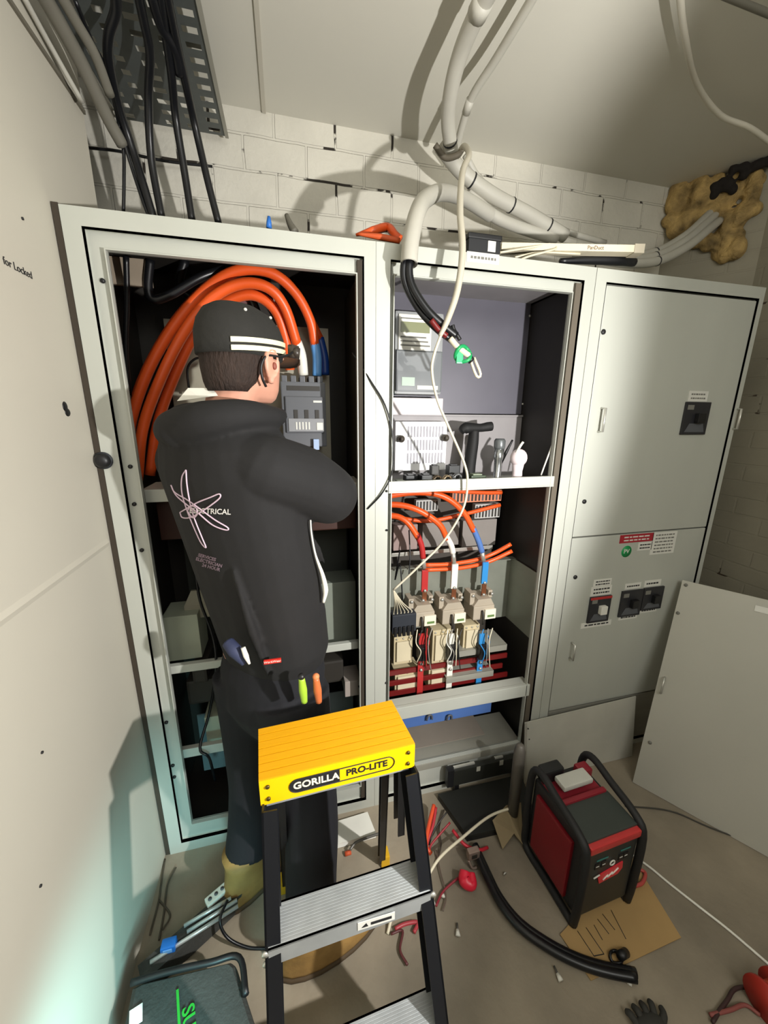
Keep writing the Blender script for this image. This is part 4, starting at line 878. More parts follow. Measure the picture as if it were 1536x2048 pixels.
# bottom right red reel and dark items
c = F(1530, 2010, Z=.05)
t = thing('cable_reel', 'red cable reel cut by the bottom right corner', 'cable reel', V((c.x, c.y, 0)))
put('flange', MB().cyl((c.x,c.y,.055), (c.x+.01,c.y,.055), .055, n=24).cyl((c.x+.06,c.y,.055), (c.x+.07,c.y,.055), .055, n=24), mat('reel_red', 'b23024', .5), t)
put('drum', MB().cyl((c.x+.01,c.y,.055), (c.x+.06,c.y,.055), .035, n=24), mat('reel_orange', 'c24a2c', .5), t)
for i, (pts, m, lb) in enumerate([([(1536,1990),(1500,1975),(1470,1978),(1455,2000),(1440,2020),(1425,2045)], '3a2422', 'dark lead looping out of the red reel'), ([(1520,2030),(1490,2010),(1460,2020),(1420,2030)], '8a4a44', 'dusty red lead on the floor at the bottom right')]):
    tag(put('loose_wire', MB().tube([F(x,y,Z=.01) for x,y in pts], .005, n=7), mat('wire_'+m, m, .6)), lb, 'wire')
c = F(1290, 2035, Z=.02)
t = thing('work_glove', 'dark glove like lump at the bottom edge', 'glove', V((c.x, c.y, 0)))
mb = MB().ell(c+V((0,-.02,0)), (.045,.03,.018))
for k in range(4): mb.tube([c+V((-.03+.018*k,-.01,0)), c+V((-.036+.024*k,.012,.004)), c+V((-.038+.026*k,.028-.004*abs(k-1.5),-.004))], [.009,.009,.007], n=8)
mb.tube([c+V((.035,-.02,0)), c+V((.055,-.008,0)), c+V((.062,.006,-.004))], [.01,.009,.007], n=8)
put('shell', mb, mat('glove_grey', '33322e', .8), t)
# floor crack at the right, drawn as a thin dark tube
tag(put('floor_crack', MB().tube([F(1250,1612,Z=.004), F(1340,1622,Z=.004), F(1420,1655,Z=.004), F(1540,1700,Z=.004)], .003, n=6), mat('dark_crack', '3d3a33')), 'thin dark wire on the floor in front of the leaning door', 'wire')
# white power board and tan plank in front of cabinet
q = [F(655,1695,Z=.02), F(752,1668,Z=.02), F(735,1625,Z=.02), F(660,1648,Z=.02)]
t = thing('white_cover', 'white plastic trunking lid on the floor behind the ladder', 'cover', (q[0]+q[2])/2-V((0,0,.02)))
put('top', MB().prism(q, (0,0,.004)), WHITEP, t)
put('edge', MB().prism([q[0]-V((0,0,.018)), q[1]-V((0,0,.018)), q[1]+V((0,0,.0)), q[0]+V((0,0,.0))], (0,.004,0)), mat('edge_white', 'f0efe8'), t)
tag(put('cable_hook', MB().tube([F(700,1700,Z=.03), F(712,1685,Z=.04), F(735,1675,Z=.05), F(765,1665,Z=.06)], .005, n=8), mat('hook_grey', '6f6c66', .4, .4)), 'grey metal hook lying on the white trunking lid', 'hook')
tag(put('orange_plug', MB().tube([F(690,1708,Z=.01), F(702,1704,Z=.01)], .008, n=10, sm=0), mat('cap_orange', 'c4532c')), 'small orange cap on the floor behind the ladder', 'cap')

# bottom left: bag, tripod, tools
DK = mat('bag_black', '3a3b38', .75, 0, .1, 30, .2, 120)
q0, q1, q2, q3 = F(262,1965,Z=.16), F(470,1915,Z=.16), F(530,2100,Z=.16), F(230,2110,Z=.16)
t = thing('tool_bag', 'dark grey tool bag with green lettering at the bottom left', 'tool bag', (q0+q2)/2-V((0,0,.16)))
low = lambda p: V((p.x, p.y, .0))
def roundbag(qs, z0, z1, inset):
    cc = sum(qs, V())/4; rings = []
    for z, s in ((z0, .97), (z0+.02, 1.), (z1-.03, 1.), (z1-.008, .97), (z1, inset)):
        ring = []
        for i in range(4):
            a, b, c_ = qs[i-1], qs[i], qs[(i+1) % 4]
            for w_ in (.12, .04, 0):
                p = b+(a-b)*w_ if w_ else b*.96+cc*.04*1
                ring.append(p)
            ring.append(b+(c_-b)*.06)
        rings.append([V((cc.x+(p.x-cc.x)*s, cc.y+(p.y-cc.y)*s, z)) for p in ring])
    return rings
put('body', MB().loft(roundbag([q0, q1, q2, q3], 0, .155, .9), smooth=False), DK, t)
cc = F(358, 2040, Z=.158)
ax = (F(370,1985,Z=.158)-F(375,2060,Z=.158)).normalized(); bx = V((ax.y, -ax.x, 0))
o0 = F(372, 2025, Z=.158)
GRN = mat('green_print', '2fae3a', .5)
put('letters', text_mb('SUPER', .040, lambda u, v, q_: o0 - ax*.045 - ax*u*1.0 + bx*(v+.004) + V((0,0,.001+q_)), .0006, .0006), GRN, t)
o1 = F(358, 2040, Z=.159); put('green_line', MB().prism([o1-ax*.06-bx*.003, o1+ax*.06-bx*.003, o1+ax*.06+bx*.003, o1-ax*.06+bx*.003], (0,0,.001)), GRN, t)
o1 = F(272, 2030, Z=.158); put('white_patch', MB().prism([o1-ax*.02-bx*.014, o1+ax*.015-bx*.014, o1+ax*.015+bx*.014, o1-ax*.02+bx*.014], (0,0,.002)), WHITEP, t)
mb = MB().tube([F(262,1966,Z=.165), F(330,1945,Z=.17), F(420,1925,Z=.17), F(478,1915,Z=.165), F(492,1990,Z=.165)], .008, n=8)
put('strap', mb, BLACKP, t)
# long black tripod bag with rods
a = F(280, 1950, Z=.06); b = F(512, 1745, Z=.06)
t = thing('tripod_case', 'long narrow black case lying along the left wall', 'case', V((a.x, a.y, 0)))
dd = (b-a).normalized(); sd = V((dd.y, -dd.x, 0))
put('shell', MB().prism([a-sd*.02, b-sd*.02, b+sd*.03, a+sd*.03], (0,0,.01)).prism([a-sd*.018-V((0,0,.055)), b-sd*.018-V((0,0,.055)), b+sd*.028-V((0,0,.055)), a+sd*.028-V((0,0,.055))], (0,0,.055)), DK, t)
for k, (p_, q_, lb) in enumerate([((368,1852),(462,1796),'upper of three bare aluminium rods on the black case'), ((374,1864),(474,1800),'middle aluminium rod on the black case'), ((300,1925),(476,1812),'longest lowest aluminium rod on the black case')]):
    tag(put('aluminium_rod', MB().cyl(F(*p_, Z=.078), F(*q_, Z=.082), .0055, n=10), mat('rod', 'd3d8d8', .3, .5)), lb, 'rod')
c = F(338, 1892, Z=.08)
t = thing('blue_connector', 'blue plastic connector on the black case', 'connector', V((c.x, c.y, .07)))
put('plug', MB().box(c+V((-.02,-.014,-.01)), c+V((.02,.014,.014)), .005), mat('plug_blue', '2274cf', .4), t); put('face', MB().box(c+V((-.012,-.016,-.002)), c+V((.012,-.013,.01)), .002), mat('plug_pale', '6fb0f0', .4), t)
c = F(434, 1790, Z=.08)
t = thing('power_strip', 'small white power strip beside the aluminium rods', 'power strip', V((c.x, c.y, .07)))
mb = MB(); mb.M = Matrix.Translation(c) @ Matrix.Rotation(math.atan2(dd.y, dd.x), 4, 'Z')
put('body', mb.box((-.035,-.014,-.008), (.035,.014,.008), .004), WHITEP, t)
for k in range(3):
    mb = MB(); mb.M = Matrix.Translation(c) @ Matrix.Rotation(math.atan2(dd.y, dd.x), 4, 'Z')
    put('socket', mb.cyl((-.022+.02*k,0,.008), (-.022+.02*k,0,.0095), .006, n=10), SLATE, t)
tag(put('black_cable', MB().tube([F(455,1800,Z=.1), F(440,1840,Z=.09), F(455,1875,Z=.05), F(495,1895,Z=.02), F(540,1897,Z=.01)], .0045, n=8), BLACKC), 'black lead looping beside the left ladder rail', 'cable')
for i, (pts, lb) in enumerate([([(330,1718),(322,1770),(318,1800),(300,1870)], 'tangled dark wire at the foot of the left wall'), ([(352,1735),(335,1770),(328,1825),(318,1880)], 'second tangled wire right of the one on the wall foot'), ([(318,1800),(340,1830),(325,1860)], 'short curl of wire near the wall foot')]):
    tag(put('loose_wire', MB().tube([F(x,y,Z=.006) for x,y in pts], .003, n=6), mat('wire_brown', '4c4438')), lb, 'wire')

# ------------------------------------------------------------------ step ladder
t = thing('step_ladder', 'step ladder with yellow top cap, black rails and aluminium steps', 'step ladder', (.6, -.5, 0))
A, B, C_, D_ = V((.434,-.591,.9)), V((.766,-.579,.9)), V((.750,-.436,.9)), V((.425,-.454,.9))
nrib = 7
cap = MB()
def lerp(a, b, k): return a+(b-a)*k
cap.prism([A, B, C_, D_], (0,0,-.06))
capo = put('top_cap', cap, YELLOW, t)
mb = MB()
for k in range(nrib):
    k0_, k1_ = (k+.06)/nrib, (k+.94)/nrib
    mb.prism([lerp(A,D_,k0_), lerp(B,C_,k0_), lerp(B,C_,k1_), lerp(A,D_,k1_)], (0,0,.004))
put('ribbed_tread', mb, YELLOWT, capo)
fx = (B-A).normalized(); fn = V((fx.y, -fx.x, 0)); mid = (A+B)/2
def capf(u, v, q_): return mid+fx*u+V((0,0,-.03+v))+fn*(.0008+q_)
def pill(u0, u1, v, r, n=10, left=True, right=True):
    p = []
    if right: p += [(u1-r+r*math.cos(a), v+r*math.sin(a)) for a in [(-.5+k/n)*math.pi for k in range(n+1)]]
    else: p += [(u1, v-r), (u1, v+r)]
    if left: p += [(u0+r+r*math.cos(a), v+r*math.sin(a)) for a in [(.5+k/n)*math.pi for k in range(n+1)]]
    else: p += [(u0, v+r), (u0, v-r)]
    return p
r_ = .0165
lg = put('logo_pill', MB().prism([capf(u, v, 0) for u, v in pill(-.108, -.004, 0, r_, right=False)], fn*.0008), INK, capo)
ring = [capf(u, v, .0008) for u, v in pill(-.108, .118, 0, r_)]
put('logo_outline', MB().tube(ring+[ring[0]], .0011, n=5, sm=0), INK, capo)
put('letters', text_mb('GORILLA', .0235, lambda u, v, q_: capf(-.053+u, v, .001+q_), .0004, .0006), mat('letter_cream', 'e9e2c8'), capo)
put('letters', text_mb('PRO-LITE', .0225, lambda u, v, q_: capf(.056+u, v, q_), .0006, .0004), INK, capo)
for u in (-.15, .15):
    for v in (-.014, .016): put('rivet', MB().cyl(capf(u, v, 0), capf(u, v, .003), .0042, n=10), mat('rivet_dark', '5a4a14', .4, .4), capo)
put('cap_liner', MB().prism([A+V((.01,.01,-.062)), B+V((-.01,.01,-.062)), C_+V((-.01,-.01,-.062)), D_+V((.01,-.01,-.062))], (0,0,-.014)), ALU, t)
# rails as C-channel
def channel(p, q, wdt, dep, sx, name='rail', m=NAVYB):
    p, q = V(p), V(q); ax_ = (q-p).normalized(); X_ = V((1,0,0)); X_ = (X_-ax_*X_.dot(ax_)).normalized(); Y_ = ax_.cross(X_)
    if Y_.y > 0: Y_ = -Y_
    mb = MB(); th_ = .004
    for (x0, x1, y0, y1) in ((0, th_*sx, -dep/2, dep/2), (0, wdt*sx, dep/2-th_, dep/2), (0, wdt*sx, -dep/2, -dep/2+th_)):
        mb.prism([p+X_*x0+Y_*y0, p+X_*x1+Y_*y0, p+X_*x1+Y_*y1, p+X_*x0+Y_*y1], q-p)
    return put(name, mb, m, t)
# front rails lean forward, flare outward
FL0, FL1 = V((.437,-.585,.842)), V((.415,-.82,.0)); FR0, FR1 = V((.768,-.575,.842)), V((.825,-.80,.0))
channel(FL0, FL1, .03, .062, 1, 'front_rail'); channel(FR0, FR1, .03, .062, -1, 'front_rail')
RL0, RL1 = V((.455,-.47,.86)), V((.43,-.21,.02)); RR0, RR1 = V((.742,-.455,.86)), V((.795,-.215,.02))
channel(RL0, RL1, .022, .028, 1, 'rear_rail'); channel(RR0, RR1, .022, .028, -1, 'rear_rail')
channel(V((.765,-.50,.86)), V((.80,-.40,.42)), .02, .05, -1, 'brace_plate')
for e in (RL1, RR1): put('rear_foot', MB().box(e+V((-.016,-.02,-.02)), e+V((.016,.02,.03)), .004), mat('foot_yellow', 'd9a91c', .5), t)
for e in (FL1, FR1): put('front_foot', MB().box(e+V((-.02,-.035,.0)), e+V((.03 if e is FL1 else .012,.035,.03)), .004), BLACKP, t)
def railpt(a, b, z): k = (a.z-z)/(a.z-b.z); return lerp(a, b, k)
for z in (.6, .3):
    l = railpt(FL0, FL1, z); r = railpt(FR0, FR1, z); dz = .045; dp = .038
    st = put('step', MB().prism([l+V((.006,-dp,0)), r+V((-.006,-dp,0)), r+V((-.006,dp,0)), l+V((.006,dp,0))], (0,0,-.004)).prism([l+V((.006,-dp,0)), r+V((-.006,-dp,0)), r+V((-.006,-dp,-dz)), l+V((.006,-dp,-dz))], (0,.004,0)).prism([l+V((.006,dp,0)), r+V((-.006,dp,0)), r+V((-.006,dp,-dz)), l+V((.006,dp,-dz))], (0,-.004,0)), ALU, t)
    mb = MB()
    for k in range(12): yy = -dp+.006+k*.0056; mb.prism([l+V((.008,yy,.0)), r+V((-.008,yy,.0)), r+V((-.008,yy+.004,.0)), l+V((.008,yy+.004,.0))], (0,0,.0006))
    put('grip_ribs', mb, ALU, st)
    for e, s in ((l, -1), (r, 1)):
        for k in (0, 1): cc = e+V((s*.004*0, -.033, -.012-.028*k)); put('rivet', MB().cyl(cc, cc+V((0,-.005,0)), .0065, n=12), BRIGHT, t)
    if z == .6:
        m_ = (l+r)/2+V((.045,-dp-.0015,-.022))
        lb_ = put('paper_label', MB().box(m_+V((-.038,0,-.010)), m_+V((.042,.0012,.012)), 0), PAPER, st)
        put('print', front_text('WERNER', .014, m_.x+.010, m_.y-.0003, m_.z+.001) if False else MB().box(m_+V((-.01,-.0008,-.003)), m_+V((.035,0,.004))).prism([m_+V((-.030,-.0008,-.004)), m_+V((-.016,-.0008,-.004)), m_+V((-.020,-.0008,.006))], (0,.0006,0)), INK, lb_)

# ------------------------------------------------------------------ person
SKIN = mat('skin', 'd39a83', .5, 0, .05, 30)
HOOD = mat('hoodie_cloth', '171617', .85, 0, .12, 12, .35, 9)
TROU = mat('trouser_cloth', '0e0f16', .85, 0, .15, 12, .3, 10)
HAIR = mat('hair', '2e2019', .8, 0, .25, 90, .6, 200, stretch=(1,1,.3))
CAPM = mat('cap_cloth', '23221f', .85, 0, .1, 20, .2, 60)
LEATH = mat('tan_leather', '94733f', .7, 0, .15, 18, .2, 40)
TA = math.radians(42); FD = V((math.cos(TA), math.sin(TA), 0)); RD = V((math.sin(TA), -math.cos(TA), 0))
def W(v):
    v = V(v); k = 1+.19*max(0, min(1, v.z)); return CAM+(v-CAM)*k
def ring(c, wv, dv, n=28, fwd=FD, side=RD, ex=2.3, tilt=0):
    out = []; c = W(c)
    for k in range(n):
        a = 2*math.pi*k/n; ca, sa = math.cos(a), math.sin(a)
        x = math.copysign(abs(ca)**(2/ex), ca)*wv*1.08; y = math.copysign(abs(sa)**(2/ex), sa)*dv*1.08
        out.append(V(c)+side*x+fwd*y+V((0,0,tilt*y)))
    return out
person = thing('person', 'person in black hoodie and cap reaching into the left cabinet bay', 'person', (.40, -.30, 0))
HC = F(488, 712, Y=-.13); HA = math.radians(50); HT = math.radians(1); HS = 1.07
HM = Matrix.Translation(HC) @ Matrix.Rotation(HA, 4, 'Z') @ Matrix.Rotation(HT, 4, 'Y') @ Matrix.Diagonal((HS, HS, HS*.86, 1))
def hring(h, cx, d_, w_, n=24, ex=2.1):
    out = []
    for k in range(n):
        a = 2*math.pi*k/n; ca, sa = math.cos(a), math.sin(a)
        out.append(HM @ V((cx+math.copysign(abs(ca)**(2/ex), ca)*d_, math.copysign(abs(sa)**(2/ex), sa)*w_, h)))
    return out
body = MB()
body.loft([hring(*r) for r in [(-.125,.030,.045,.030),(-.112,.022,.066,.044),(-.09,.012,.082,.056),(-.06,.004,.09,.064),(-.03,0,.094,.070),(.0,-.004,.097,.073),(.03,-.004,.098,.075),(.06,-.004,.092,.071),(.085,-.006,.076,.058),(.102,-.008,.05,.038),(.11,-.01,.02,.016)]])
body.M = HM
body.ell((.094, 0, -.028), (.018, .014, .024)); body.tube([(.09,0,.01),(.10,0,-.01),(.108,0,-.03)], [.008,.009,.011], n=8)
body.ell((.083, 0, -.066), (.010, .022, .007)); body.ell((.082, 0, -.076), (.010, .018, .006)); body.ell((.075,0,-.1), (.016,.02,.014))
for s in (-1, 1):
    body.ell((-.002, s*.078, -.028), (.024, .009, .042), Euler((0, math.radians(-12), s*math.radians(-22)))); body.ell((.004, s*.077, -.066), (.010, .008, .013))
    body.tube([(-.002+.020*math.cos(a), s*(.088+.002*math.sin(a)), -.026+.036*math.sin(a)) for a in [k*.45-1.2 for k in range(10)]], .0042, n=6, sm=2)
    body.ell((.088, s*.032, .004), (.008, .016, .008))
body.M = None
nk = HM @ V((-.03, 0, -.07))
body.tube([HM @ V((-.02,0,-.05)), nk, W((.40,-.305,1.60)), W((.385,-.31,1.52))], [.060,.060,.062,.075], n=18)
body.loft([ring(V((.445,-.285,.96)), .14, .10), ring(V((.44,-.29,1.10)), .15, .105), ring(V((.40,-.30,1.30)), .16, .11), ring(V((.385,-.305,1.45)), .165, .11), ring(V((.39,-.305,1.55)), .12, .08)])
SH = W((.385,-.305,1.50))
shR = SH+RD*.165; elR = F(658, 990, Y=-.16); wrR = F(625, 965, Y=.10); 
shL = SH-RD*.165; elL = F(520, 1000, Y=.07); wrL = F(592, 915, Y=.12)
def arm(mb, s, e, w_, r, n=16): mb.tube([s, lerp(s, e, .5), e, lerp(e, w_, .5), w_], r, n=n)
arm(body, shR, elR, wrR, [.055,.048,.042,.04,.028]); arm(body, shL, elL, wrL, [.055,.048,.042,.04,.028])
def hand(mb, w_, dirv, upv, s=1):
    dirv = dirv.normalized(); sv = dirv.cross(upv).normalized(); nv = sv.cross(dirv)
    R3 = Matrix((dirv, sv, nv)).transposed()
    c = w_+dirv*.045
    mb.loft([[w_+dirv*a+sv*(b*math.cos(2*math.pi*k/12))+nv*(e*math.sin(2*math.pi*k/12)) for k in range(12)] for a, b, e in ((-.01,.026,.022),(.02,.034,.018),(.06,.041,.015),(.09,.038,.012))])
    for k, L in enumerate((.068, .078, .072, .056)):
        o = w_+dirv*.082+sv*(-.030+.020*k)
        mb.tube([o, o+dirv*L*.45-nv*.006, o+dirv*L*.75-nv*.022, o+dirv*L*.85-nv*.040], [.0095,.009,.008,.007], n=8)
    o = w_+dirv*.025-sv*.03*s; mb.tube([o, o+dirv*.025-sv*.02*s-nv*.01, o+dirv*.05-sv*.018*s-nv*.025], [.012,.010,.008], n=8)
hand(body, wrR, V((-.35,.9,.25)), V((0,0,1)), 1); hand(body, wrL, V((.1,.95,.2)), V((0,0,1)), -1)
hipR, knR, anR = W((.50,-.36,.93)), W((.535,-.375,.50)), V((.52,-.405,.10)); hipL, knL, anL = W((.39,-.24,.93)), W((.37,-.21,.50)), V((.32,-.17,.10))
for h_, k_, a_ in ((hipR, knR, anR), (hipL, knL, anL)):
    body.tube([h_, lerp(h_, k_, .5), k_, lerp(k_, a_, .4), a_], [.07,.062,.05,.045,.036], n=16)
    body.tube([a_, a_+FD*.05-V((0,0,.05)), a_+FD*.12-V((0,0,.07))], [.04,.035,.03], n=12)
bodyo = remesh(body, .0045, SKIN, 'body', person, 3)
# hair
hair = MB().loft([hring(*r) for r in [(-.10,-.056,.040,.050),(-.075,-.046,.056,.062),(-.04,-.036,.070,.071),(.0,-.024,.083,.078),(.03,-.014,.092,.080),(.06,-.01,.088,.074)]])
put('hair', hair, HAIR, person)
# cap
capm = MB().loft([hring(*r) for r in [(-.008,-.010,.106,.085),(.02,-.006,.110,.087),(.05,-.006,.109,.086),(.08,-.008,.1,.078),(.105,-.012,.082,.062),(.12,-.016,.055,.042),(.126,-.018,.02,.016)]])
cp = put('cap', capm, CAPM, person)
cp2 = MB(); pr = []
for k in range(9):
    a = (-.5+k/8)*math.pi*.82; pr.append((.085+.02*math.cos(a), .082*math.sin(a), .012)); 
outer = [(.085+.085*math.cos((-.5+k/8)*math.pi*.9), .078*math.sin((-.5+k/8)*math.pi*.9), .010-.02*math.cos((-.5+k/8)*math.pi)) for k in range(9)]
cp2.M = HM
cp2.loft([[p for p in pr]+[(x, y, z+.004) for x, y, z in pr[::-1]], [p for p in outer]+[(x, y, z+.004) for x, y, z in outer[::-1]]], closed=True)
put('brim', cp2, mat('brim_tan', '7d5f48', .8), cp)
for h0 in (.024, .005):
    mb = MB(); mb.M = HM; rings = []
    for k in range(15):
        a = -math.radians(140-k*8.6)
        rr = lambda q_: V((-.006+math.cos(a)*(.1115+q_), math.sin(a)*(.0885+q_), 0))
        h1 = h0-.010+.02*k/14; rings.append([rr(0)+V((0,0,h1)), rr(.003)+V((0,0,h1)), rr(.003)+V((0,0,h1+.012)), rr(0)+V((0,0,h1+.012))])
    mb.loft(rings, smooth=False); put('reflective_band', mb, mat('reflective', 'f2ecc4', .3), cp)
mb = MB(); mb.M = HM; mb.cyl((.088, -.075, .02), (.100, -.088, .018), .015).box((.075,-.085,.005), (.105,-.07,.04), .005); put('head_torch', mb, mat('torch_dark', '3a332c', .4), person)
mb = MB(); mb.M = HM; mb.tube([(.086,-.080,.022),(.05,-.094,.006),(.02,-.094,-.004),(-.018,-.088,-.008),(-.032,-.082,-.035),(-.028,-.080,-.065),(-.016,-.078,-.085)], .0032, n=6); put('glasses_arm', mb, BLACKP, person)
for h_, a_ in ((.10, -60), (.098, -115)):
    a = math.radians(a_); mb = MB(); mb.M = HM; mb.ell((-.012+.088*math.cos(a), .068*math.sin(a), h_), (.004,.004,.004), n=8, m=6); put('rivet', mb, PAPER, cp)
# hoodie
hd_ = MB()
hd_.loft([ring(V((.462,-.285,.985)), .158, .118), ring(V((.463,-.285,1.03)), .172, .128), ring(V((.452,-.288,1.12)), .178, .134), ring(V((.432,-.292,1.25)), .185, .138), ring(V((.412,-.298,1.38)), .195, .140), ring(V((.395,-.302,1.48)), .205, .138), ring(V((.388,-.305,1.54)), .19, .125), ring(V((.385,-.305,1.585)), .15, .105), ring(V((.395,-.305,1.615)), .10, .085)])
slv = hd_
hd_.tube([shL-(shL-SH)*.25, shL, lerp(shL, elL, .5), elL, lerp(elL, wrL, .45), lerp(elL, wrL, .85), wrL], [.09,.093,.083,.076,.066,.053,.045], n=20)
hd_.ell(shR-(shR-SH)*.35, (.09,.09,.085))
slv.tube([shR-(shR-SH)*.22+V((0,0,.012)), shR+V((0,0,.0)), lerp(shR, elR, .5)+V((.004,0,.006)), elR, lerp(elR, wrR, .45), lerp(elR, wrR, .85), wrR], [.078,.090,.094,.083,.07,.053,.045], n=22)
slv.tube([lerp(shR, elR, .8)+V((-.03,-.07,-.02)), elR+V((.0,-.085,.0)), elR+V((.04,-.06,.03))], [.004,.010,.004], n=8)
# hood lying on the back
hb = W((.40,-.315,1.585))
hoodm = hd_
hoodm.tube([F(338,868,Y=-.08), F(350,858,Y=-.17), F(412,842,Y=-.255), F(490,830,Y=-.255), F(548,834,Y=-.19), F(562,830,Y=-.12)], [.032,.046,.046,.036,.026,.018], n=16)
hoodm.ell(F(392,846,Y=-.17), (.085,.06,.05), Euler((0,0,math.radians(-30))))
hoodm.ell(F(360,862,Y=-.19), (.05,.045,.042))
# folds
for a, b, c_, r in [((.52,-.43,1.42),(.50,-.43,1.25),(.49,-.42,1.08),.012), ((.40,-.44,1.30),(.43,-.445,1.15),(.455,-.43,1.02),.012), ((.55,-.40,1.38),(.58,-.36,1.30),(.60,-.33,1.25),.012)]:
    hd_.tube([W(a), W(b), W(c_)], [.004, r, .004], n=10)
hoodo = remesh(hd_, .006, HOOD, 'hoodie', person, 4)
bm_ = bmesh.new(); bm_.from_mesh(hoodo.data); bmesh.ops.translate(bm_, verts=bm_.verts[:], vec=wloc(hoodo)); BV = BVHTree.FromBMesh(bm_)
def onh(x, y, off=.002):
    dr = (F(x, y, Y=0)-CAM).normalized(); hit, no, _, _ = BV.ray_cast(CAM, dr)
    return None if hit is None else hit-dr*off
PINK = mat('print_pink', 'd9bfd0', .6)
def swirl(pts, wd=.0018, closed=True):
    P = spline([V((x, y, 0)) for x, y in pts+([pts[0]] if closed else [])], 6)
    Q = [onh(p.x, p.y) for p in P]; Q = [q for q in Q if q]
    if len(Q) > 3: put('printed_swirl', MB().tube(Q, wd, n=5, sm=0), PINK, hoodo)
swirl([(372,940),(364,955),(364,985),(374,1020),(388,1055),(402,1085),(412,1095),(404,1075),(390,1040),(380,1005),(374,970)])
swirl([(342,970),(352,990),(372,1008),(395,1025),(425,1050),(452,1060),(455,1055),(430,1040),(400,1018),(375,1000),(350,985)])
swirl([(360,1025),(372,1018),(395,1005),(420,995),(438,988),(440,995),(425,1008),(400,1025),(380,1035),(365,1035)])
swirl([(375,1022),(382,1012),(392,1015),(395,1028),(385,1035)], .0022)
hole = lambda txt, cx, cy, size, ang, sk=0: text_mb(txt, size, lambda u, v, q_: onh(cx+u*math.cos(ang)+v*math.sin(ang), cy+u*math.sin(ang)-v*math.cos(ang)) or V((.4,-.45,1.3)), 0, .3)
put('printed_word', hole('ELECTRICAL', 420, 1023, 15, .04), mat('print_white', 'dedbd8', .6), hoodo)
for k, (y_, tx) in enumerate(((1113, 'SERVICES'), (1123, 'ELECTRICIAN'), (1133, '24 HOUR'))): put('printed_line', hole(tx, 414+4*k, y_+2, 9, .28), mat('print_dim', '8d7887', .7), hoodo)
bm_.free()
# white drawcord / shirt edge on the right side, collar lining, pocket glove
Q = [F(x, y, Y=Y) for x, y, Y in [(621,1040,-.24),(623,1068,-.24),(631,1110,-.23),(645,1150,-.22),(651,1180,-.22),(647,1205,-.22)]]
put('shirt_edge', MB().tube(Q, [.002,.0025,.003,.006,.008,.004], n=8), WHITEP, person)
Q = [HM @ V((-.10,.03,-.09)), HM @ V((-.098,.0,-.098)), HM @ V((-.07,-.045,-.115))]
put('collar_lining', MB().prism([F(354,802,Y=-.17), F(376,776,Y=-.17), F(455,776,Y=-.20), F(448,790,Y=-.20), F(400,796,Y=-.19)], (0, .006, 0)), WHITEP, person)
mb = MB(); mb.M = HM; mb.ell((.006, -.088, -.03), (.006,.004,.010), n=10, m=6); put('ear_hollow', mb, mat('ear_shade', '8a4a3c', .6), person)  # dark blob paints the shade inside the ear
# trousers
tr = MB()
tr.loft([ring(V((.462,-.285,1.03)), .15, .112), ring(V((.455,-.29,.95)), .165, .125), ring(V((.45,-.295,.86)), .15, .118), ring(V((.45,-.295,.80)), .12, .09), ring(V((.45,-.295,.74)), .07, .05)])
for h_, k_, a_ in ((hipR, knR, anR), (hipL, knL, anL)):
    tr.tube([h_+V((0,0,-.02)), lerp(h_, k_, .5), k_, lerp(k_, a_, .5), a_+V((0,0,.06))], [.118,.098,.084,.078,.074], n=20)
    tr.ell(lerp(h_, k_, .55)+RD*(.045 if h_ is hipR else -.045), (.045,.06,.09), Euler((0,0,TA)))
tro = remesh(tr, .007, TROU, 'trousers', person, 4)
c = F(545, 1322, Y=-.315); put('red_tag', MB().box(c+V((-.022,-.003,-.006)), c+V((.022,.002,.006)), .001), mat('tag_red', 'c8281e', .5), tro)
put('tag_print', front_text('WorkWear', .009, c.x, c.y-.0034, c.z), PAPER, tro)
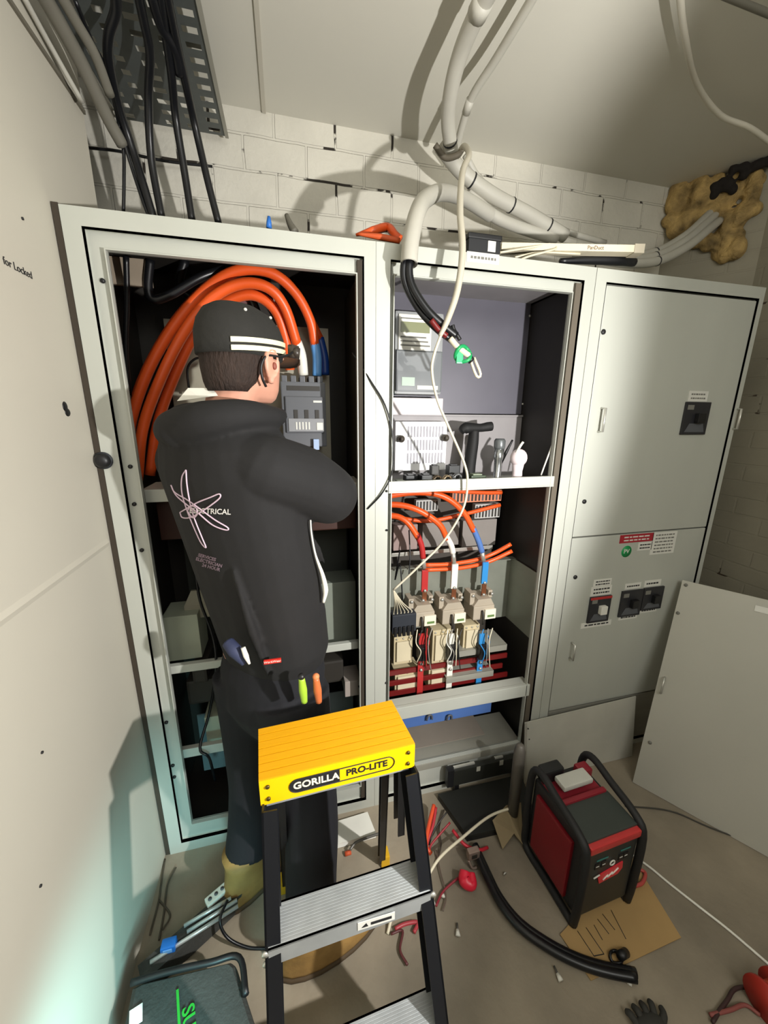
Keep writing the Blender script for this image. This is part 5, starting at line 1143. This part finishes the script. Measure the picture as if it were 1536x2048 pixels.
t = thing('work_gloves', 'blue and white work gloves tucked in the rear pocket', 'gloves', F(478, 1320, Y=-.27))
put('cuff', MB().tube([F(456,1285,Y=-.28), F(470,1302,Y=-.30), F(490,1326,Y=-.31)], [.016,.018,.010], n=10), mat('glove_blue', '2e3552', .7), t)
put('white_palm', MB().tube([F(486,1295,Y=-.32), F(492,1312,Y=-.325), F(499,1328,Y=-.33)], [.006,.007,.003], n=8), WHITEP, t)
for x, m, lb in ((603, '9fc43a', 'lime handled screwdriver in the right thigh pocket'), (632, 'c2683a', 'orange handled pliers in the right thigh pocket')):
    a = F(x, 1356, Y=-.37); b = F(x+6, 1404, Y=-.37)
    t = thing('hand_tool', lb, 'tool', b); put('handle', MB().tube([a, lerp(a, b, .5), b], [.008,.011,.008], n=10), mat('tool_'+m, m, .4), t)
    put('end_cap', MB().ell(a+V((0,0,.004)), (.009,.009,.009)), BLACKP if x < 620 else mat('tip_orange', 'e08050'), t)
# boots
for a_, ba in ((anR, 14), (anL, 42)):
    bt = MB(); g = V((a_.x, a_.y, 0)); FD = V((math.cos(math.radians(ba)), math.sin(math.radians(ba)), 0)); RD = V((FD.y, -FD.x, 0))
    def br2(c0, L, Wd, z): return [g+FD*(c0*1.1+L*1.1*math.cos(2*math.pi*k/20))+RD*(Wd*1.12*math.sin(2*math.pi*k/20))+V((0,0,z)) for k in range(20)]
    bt.loft([br2(.055,.150,.05,.012), br2(.055,.150,.053,.03), br2(.05,.142,.052,.055), br2(.025,.11,.05,.08), br2(-.005,.072,.05,.11), br2(-.012,.06,.05,.15), br2(-.015,.062,.054,.19)])
    bo = put('boot', bt, LEATH, person)
    put('sole', MB().loft([br2(.055,.154,.053,.0), br2(.055,.156,.056,.008), br2(.055,.154,.055,.018)]), mat('sole_brown', '4a3b28', .8), bo)
    lc = MB()
    for k in range(4): p_ = g+FD*(.075-.02*k)+V((0,0,.085+.022*k)); lc.tube([p_-RD*.03, p_+V((0,0,.01))+FD*.006, p_+RD*.03], .0028, n=6)
    put('laces', lc, mat('lace', '5d4a2c'), bo)
